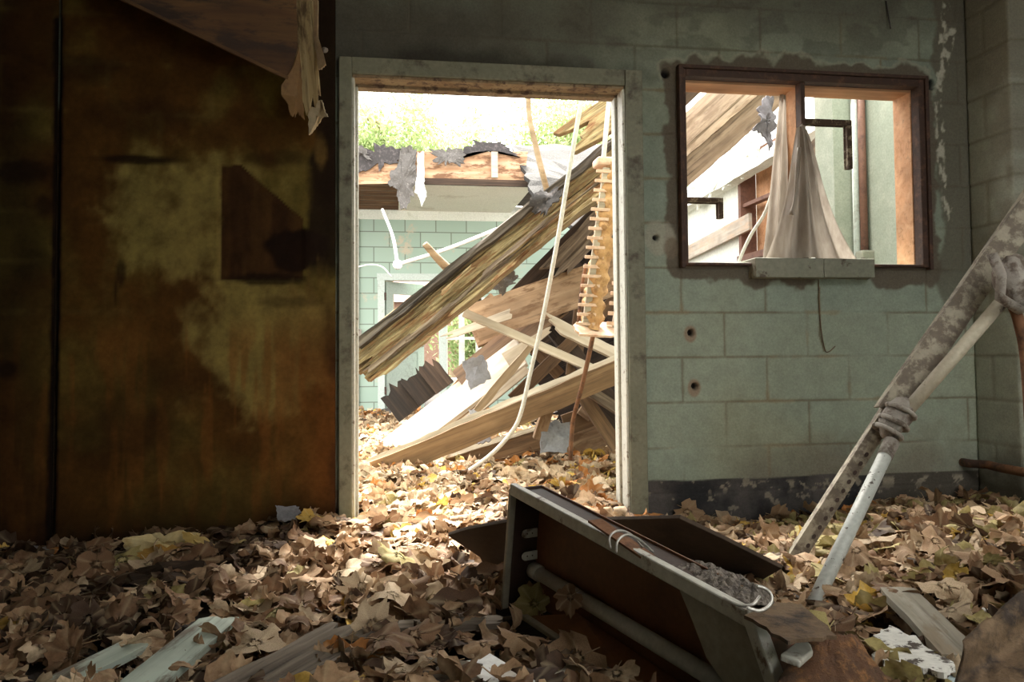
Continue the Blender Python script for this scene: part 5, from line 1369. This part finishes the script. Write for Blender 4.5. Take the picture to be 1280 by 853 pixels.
# ================================================================== LEAVES
ANG = [(0, 1.0), (6, .85), (12, .87), (18, .70), (25, .56), (33, .66), (38, .80), (44, .79), (50, .95), (57, .78), (62, .80), (68, .62), (76, .50), (85, .58), (92, .63), (102, .73), (111, .58), (120, .57), (133, .46), (151, .36), (171, .16)]
out_l = [(a, r_) for a, r_ in ANG] + [(-a, r_) for a, r_ in reversed(ANG[1:])]
VE = [0, 49, -49, 104, -104]
def leaf_mesh(seed, rings):
    R_ = np.random.default_rng(seed)
    jit = [(a + R_.normal() * 2, r_ * (1 + R_.normal() * .07)) for a, r_ in out_l]
    V = [(0, 0, 0)]; vein = [1.0]
    fold = R_.uniform(.03, .11)
    for q in rings:
        for a, r_ in jit:
            dv = min(abs(a - v) for v in VE) / 25.0
            z = -fold * q * r_ * (dv - .35)
            V.append((q * r_ * math.sin(math.radians(a)), q * r_ * math.cos(math.radians(a)), z)); vein.append(max(0, 1 - dv * 3.5) * (1 if q < 1 else .6))
    n = len(jit); Fc = []
    for i in range(n): Fc.append((0, 1 + i, 1 + (i + 1) % n))
    for k in range(len(rings) - 1):
        for i in range(n):
            a, b_ = 1 + k * n + i, 1 + k * n + (i + 1) % n
            Fc.append((a, b_, b_ + n, a + n))
    V = np.array(V)
    # wrinkles, then curl about two random axes
    rr_ = np.hypot(V[:, 0], V[:, 1])
    V[:, 2] += (.10 + .30 * rr_) * (fbm(V[:, 0] * 2.4 + seed, V[:, 1] * 2.4, seed, 2) - .5) + .10 * rr_ * (vnoise(V[:, 0] * 7 + seed, V[:, 1] * 7, seed + 1) - .5)
    V[:, 1] -= .35
    for c_ in range(2):
        th = R_.uniform(0, PI); kk = R_.uniform(.6, 2.9) * (1 if R_.random() < .5 else -1) * (1 if c_ == 0 else .3)
        ca, sa = math.cos(th), math.sin(th)
        u = V[:, 0] * ca + V[:, 1] * sa; v = -V[:, 0] * sa + V[:, 1] * ca; z = V[:, 2]
        uu = (1 / kk - z) * np.sin(u * kk); zz = 1 / kk - (1 / kk - z) * np.cos(u * kk)
        V = np.stack([uu * ca - v * sa, uu * sa + v * ca, zz], 1)
    # stem
    b = V[0]; m0 = len(V); sv = []
    d0 = V[0] - V[1]; d0 = d0 / np.linalg.norm(d0)
    path = [b, b + d0 * .28 + [0, 0, .04], b + d0 * .55 + [0, 0, .13 * R_.uniform(-.5, 1)]]
    for i, p in enumerate(path):
        for k in range(3):
            a = 2 * PI * k / 3; sv.append(p + np.array([math.cos(a), .0, math.sin(a)]) * .018)
    V = np.vstack([V, np.array(sv)]); vein += [1.0] * 9
    for i in range(2):
        for k in range(3): Fc.append((m0 + i * 3 + k, m0 + i * 3 + (k + 1) % 3, m0 + i * 3 + 3 + (k + 1) % 3, m0 + i * 3 + 3 + k))
    V[:, 2] -= V[:, 2].mean()
    tri = [f + (f[2],) if len(f) == 3 else f for f in Fc]
    return V, Fc, np.array(vein)
out_l = [(a, r_ ** .62) for a, r_ in out_l]
NV = 22
LM = [leaf_mesh(400 + i, (.2, .4, .6, .8, 1.0)) for i in range(NV)] + [leaf_mesh(400 + i, (.35, .68, 1.0)) for i in range(NV)]

PAL = {'tan': (.36, .235, .14), 'pale': (.52, .40, .27), 'brown': (.20, .115, .065), 'dark': (.07, .04, .024), 'yellow': (.56, .37, .085), 'olive': (.34, .285, .12), 'orange': (.42, .175, .05)}
names_ = list(PAL)
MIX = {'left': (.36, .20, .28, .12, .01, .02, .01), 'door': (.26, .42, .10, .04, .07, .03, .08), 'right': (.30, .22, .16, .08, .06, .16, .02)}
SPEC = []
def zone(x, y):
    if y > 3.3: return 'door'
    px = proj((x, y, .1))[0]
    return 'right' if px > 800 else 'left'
cab_poly = [A0, B0, Bf2, Bf2 + bk3, T1 + bk3, T0 + bk3]
def in_cab(x, y):
    q = np.array([x, y, 0]) - A0; a = q @ dh; b_ = q @ bk
    return -.03 < a < 1.2 and -.07 < b_ < .14
bars = [((G(28, 880), G(172, 806)), .055), ((G(150, 882), G(276, 775)), .065), ((G(275, 890), G(452, 792)), .08), ((G(1122, 742), G(1206, 828)), .062), ((G(1100, 800), G(1185, 836)), .07), ((G(1010, 771), G(1012, 770)), .06), ((G(212, 706), G(230, 706)), .1), ((G(592, 826), G(648, 862)), .05), ((G(640, 862), G(736, 838)), .03), ((G(482, 786), G(640, 778)), .025), ((G(520, 838), G(612, 850)), .04)]
def near_bar(x, y):
    for (a, b_), w_ in bars:
        d = (b_ - a)[:2]; t = np.clip(((x - a[0]) * d[0] + (y - a[1]) * d[1]) / (d @ d), 0, 1)
        if math.hypot(x - a[0] - t * d[0], y - a[1] - t * d[1]) < w_: return True
    return False
RL = np.random.default_rng(77)
def scatter(n, x0, x1, y0, y1, smin, smax, zr):
    for _ in range(n):
        y = y0 + (y1 - y0) * RL.random(); x = x0 + (x1 - x0) * RL.random()
        px, py, d_ = proj((x, y, .1))
        if px < -420 or px > 1700: continue
        if y < D + WT + .07 and y > D - .06 and (x < dx0 + .06 or x > dx1 - .06): continue
        if x > XR - .05: continue
        if y > D and y < 5.6 and (px > 800 or px < 430): continue
        if in_cab(x, y): continue
        nb = near_bar(x, y)
        if nb and RL.random() < .96: continue
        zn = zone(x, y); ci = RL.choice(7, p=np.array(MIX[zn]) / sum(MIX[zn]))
        if x < -.45 and y > 2.2 and RL.random() < .5: ci = 3 if RL.random() < .6 else 2  # more dark leaves at the far left, shade put into their colours
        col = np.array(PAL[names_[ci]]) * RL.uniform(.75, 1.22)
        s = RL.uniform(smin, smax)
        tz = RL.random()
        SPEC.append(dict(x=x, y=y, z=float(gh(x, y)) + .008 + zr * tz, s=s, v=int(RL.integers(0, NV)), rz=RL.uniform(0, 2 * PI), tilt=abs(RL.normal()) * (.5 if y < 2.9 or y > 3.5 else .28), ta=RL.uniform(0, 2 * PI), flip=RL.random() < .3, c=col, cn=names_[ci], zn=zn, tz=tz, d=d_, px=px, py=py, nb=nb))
scatter(4900, -2.1, 2.75, 1.35, 3.45, .05, .098, .055)
scatter(2300, -.5, 2.0, 3.4, 5.8, .052, .1, .04)
scatter(1300, -1.0, 1.8, 5.6, 9.8, .06, .11, .03)
scatter(1500, -1.6, 2.4, 1.45, 3.4, .016, .034, .03)
def rotm(sp):
    R1_ = Matrix.Rotation(sp['rz'], 3, 'Z'); ax = Vector((math.cos(sp['ta']), math.sin(sp['ta']), 0)); R2_ = Matrix.Rotation(sp['tilt'] + (PI if sp['flip'] else 0), 3, ax)
    return R2_ @ R1_
# the 300 that show largest are leaves of their own
order = sorted([i for i, s in enumerate(SPEC) if s['s'] > .06 and s['tz'] > .45 and s['y'] < 3.9 and 0 < s['px'] < 1280 and s['py'] < 848 and not (600 < s['px'] < 985 and s['y'] > 1.9 and s['y'] < 2.7 and s['px'] > 640)], key=lambda i: -(SPEC[i]['s'] / SPEC[i]['d']) * (.7 + .6 * SPEC[i]['tz']))
pick = []; taken = []
for i in order:
    s = SPEC[i]
    if any((s['x'] - a) ** 2 + (s['y'] - b_) ** 2 < (.62 * (s['s'] + c_)) ** 2 for a, b_, c_ in taken): continue
    pick.append(i); taken.append((s['x'], s['y'], s['s']))
    if len(pick) == 296: break
pset = set(pick)
WORD = {'tan': 'dry tan', 'pale': 'pale buff', 'brown': 'crumpled brown', 'dark': 'dark wet brown', 'yellow': 'yellow', 'olive': 'olive tan', 'orange': 'orange brown'}
PLACE = {'left': 'on the litter left of the overturned cabinet', 'door': 'on the bright litter in the doorway', 'right': 'on the litter below the window wall at the right'}
lmesh = []
for k, (V, Fc, vn) in enumerate(LM[:NV]):
    me = mesh_np('maple_leaf', V, Fc); me.materials.append(M['leafobj']); me.polygons.foreach_set('use_smooth', [True] * len(me.polygons))
    at = me.attributes.new('vein', 'FLOAT', 'POINT'); at.data.foreach_set('value', vn.astype(np.float32)); lmesh.append(me)
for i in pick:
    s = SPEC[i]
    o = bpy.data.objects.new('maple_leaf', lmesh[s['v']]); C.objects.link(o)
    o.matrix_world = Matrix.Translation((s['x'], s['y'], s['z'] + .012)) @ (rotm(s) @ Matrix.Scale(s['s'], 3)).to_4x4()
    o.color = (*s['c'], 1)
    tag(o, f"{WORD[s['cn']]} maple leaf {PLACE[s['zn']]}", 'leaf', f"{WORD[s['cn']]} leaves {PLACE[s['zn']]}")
for nm, P_, cn, sc_, rz_, tl_, lab in (('maple_leaf', PF(662, 748, -.03), 'olive', .062, .6, 1.15, 'olive yellow leaf caught inside the cabinet below the rod socket'), ('maple_leaf', PF(707, 752, .0), 'brown', .05, 2.2, 1.5, 'brown leaf draped over the rod inside the overturned cabinet')):
    o = bpy.data.objects.new(nm, lmesh[4 if cn == 'olive' else 9]); C.objects.link(o)
    o.matrix_world = Matrix.Translation(Vector(P_)) @ (Matrix.Rotation(tl_, 3, 'X') @ Matrix.Rotation(rz_, 3, 'Z') @ Matrix.Scale(sc_, 3)).to_4x4(); o.color = (*PAL[cn], 1)
    tag(o, lab, 'leaf')
# the rest: leaf litter nobody could count
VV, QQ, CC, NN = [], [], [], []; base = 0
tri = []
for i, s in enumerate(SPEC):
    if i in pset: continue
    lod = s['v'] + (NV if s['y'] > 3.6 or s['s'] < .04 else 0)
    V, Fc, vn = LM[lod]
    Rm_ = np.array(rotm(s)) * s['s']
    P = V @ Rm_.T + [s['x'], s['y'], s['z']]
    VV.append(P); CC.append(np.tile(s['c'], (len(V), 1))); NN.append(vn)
    tri.append((lod, base)); base += len(V)
FA = []
for k in range(2 * NV):
    FA.append((np.array([f for f in LM[k][1] if len(f) == 4]), np.array([f for f in LM[k][1] if len(f) == 3])))
Q4 = np.vstack([FA[k][0] + b_ for k, b_ in tri]); T3 = np.vstack([FA[k][1] + b_ for k, b_ in tri])
me = bpy.data.meshes.new('leaf_litter'); VV = np.vstack(VV).astype(np.float32)
me.vertices.add(len(VV)); me.vertices.foreach_set('co', VV.ravel())
li = np.concatenate([Q4.ravel(), T3.ravel()]).astype(np.int32)
ls = np.concatenate([np.arange(len(Q4)) * 4, len(Q4) * 4 + np.arange(len(T3)) * 3]).astype(np.int32)
me.loops.add(len(li)); me.loops.foreach_set('vertex_index', li); me.polygons.add(len(ls)); me.polygons.foreach_set('loop_start', ls)
me.update(calc_edges=True); me.polygons.foreach_set('use_smooth', np.ones(len(ls), bool))
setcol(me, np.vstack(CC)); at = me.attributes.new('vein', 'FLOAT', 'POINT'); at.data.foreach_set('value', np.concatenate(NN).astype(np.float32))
o = link('leaf_litter', me, M['leaf']); tag(o, 'deep litter of dry fallen maple leaves covering the floor', 'leaf litter', kind='stuff')
#@@NEXT3
# ================================================================== LIGHT
w = bpy.data.worlds.new('world'); bpy.context.scene.world = w; w.use_nodes = True
nt = w.node_tree; bg = nt.nodes['Background']; bg.inputs['Color'].default_value = (1.0, .985, .95, 1); bg.inputs['Strength'].default_value = 5.6
sun = bpy.data.lights.new('sun', 'SUN'); sun.energy = 33.0; sun.angle = math.radians(24); sun.color = (1.0, .95, .86)
so = bpy.data.objects.new('sun', sun); C.objects.link(so)
dirv = Vector((.12, .58, 1.0)).normalized(); so.rotation_euler = dirv.to_track_quat('Z', 'Y').to_euler()
sc = bpy.context.scene
sc.view_settings.view_transform = 'Standard'; sc.view_settings.look = 'None'; sc.view_settings.gamma = 1; sc.view_settings.exposure = 0
sc.view_settings.use_curve_mapping = False
sc.cycles.use_denoising = True; sc.cycles.max_bounces = 6; sc.cycles.diffuse_bounces = 4; sc.cycles.glossy_bounces = 2; sc.cycles.sample_clamp_indirect = 8
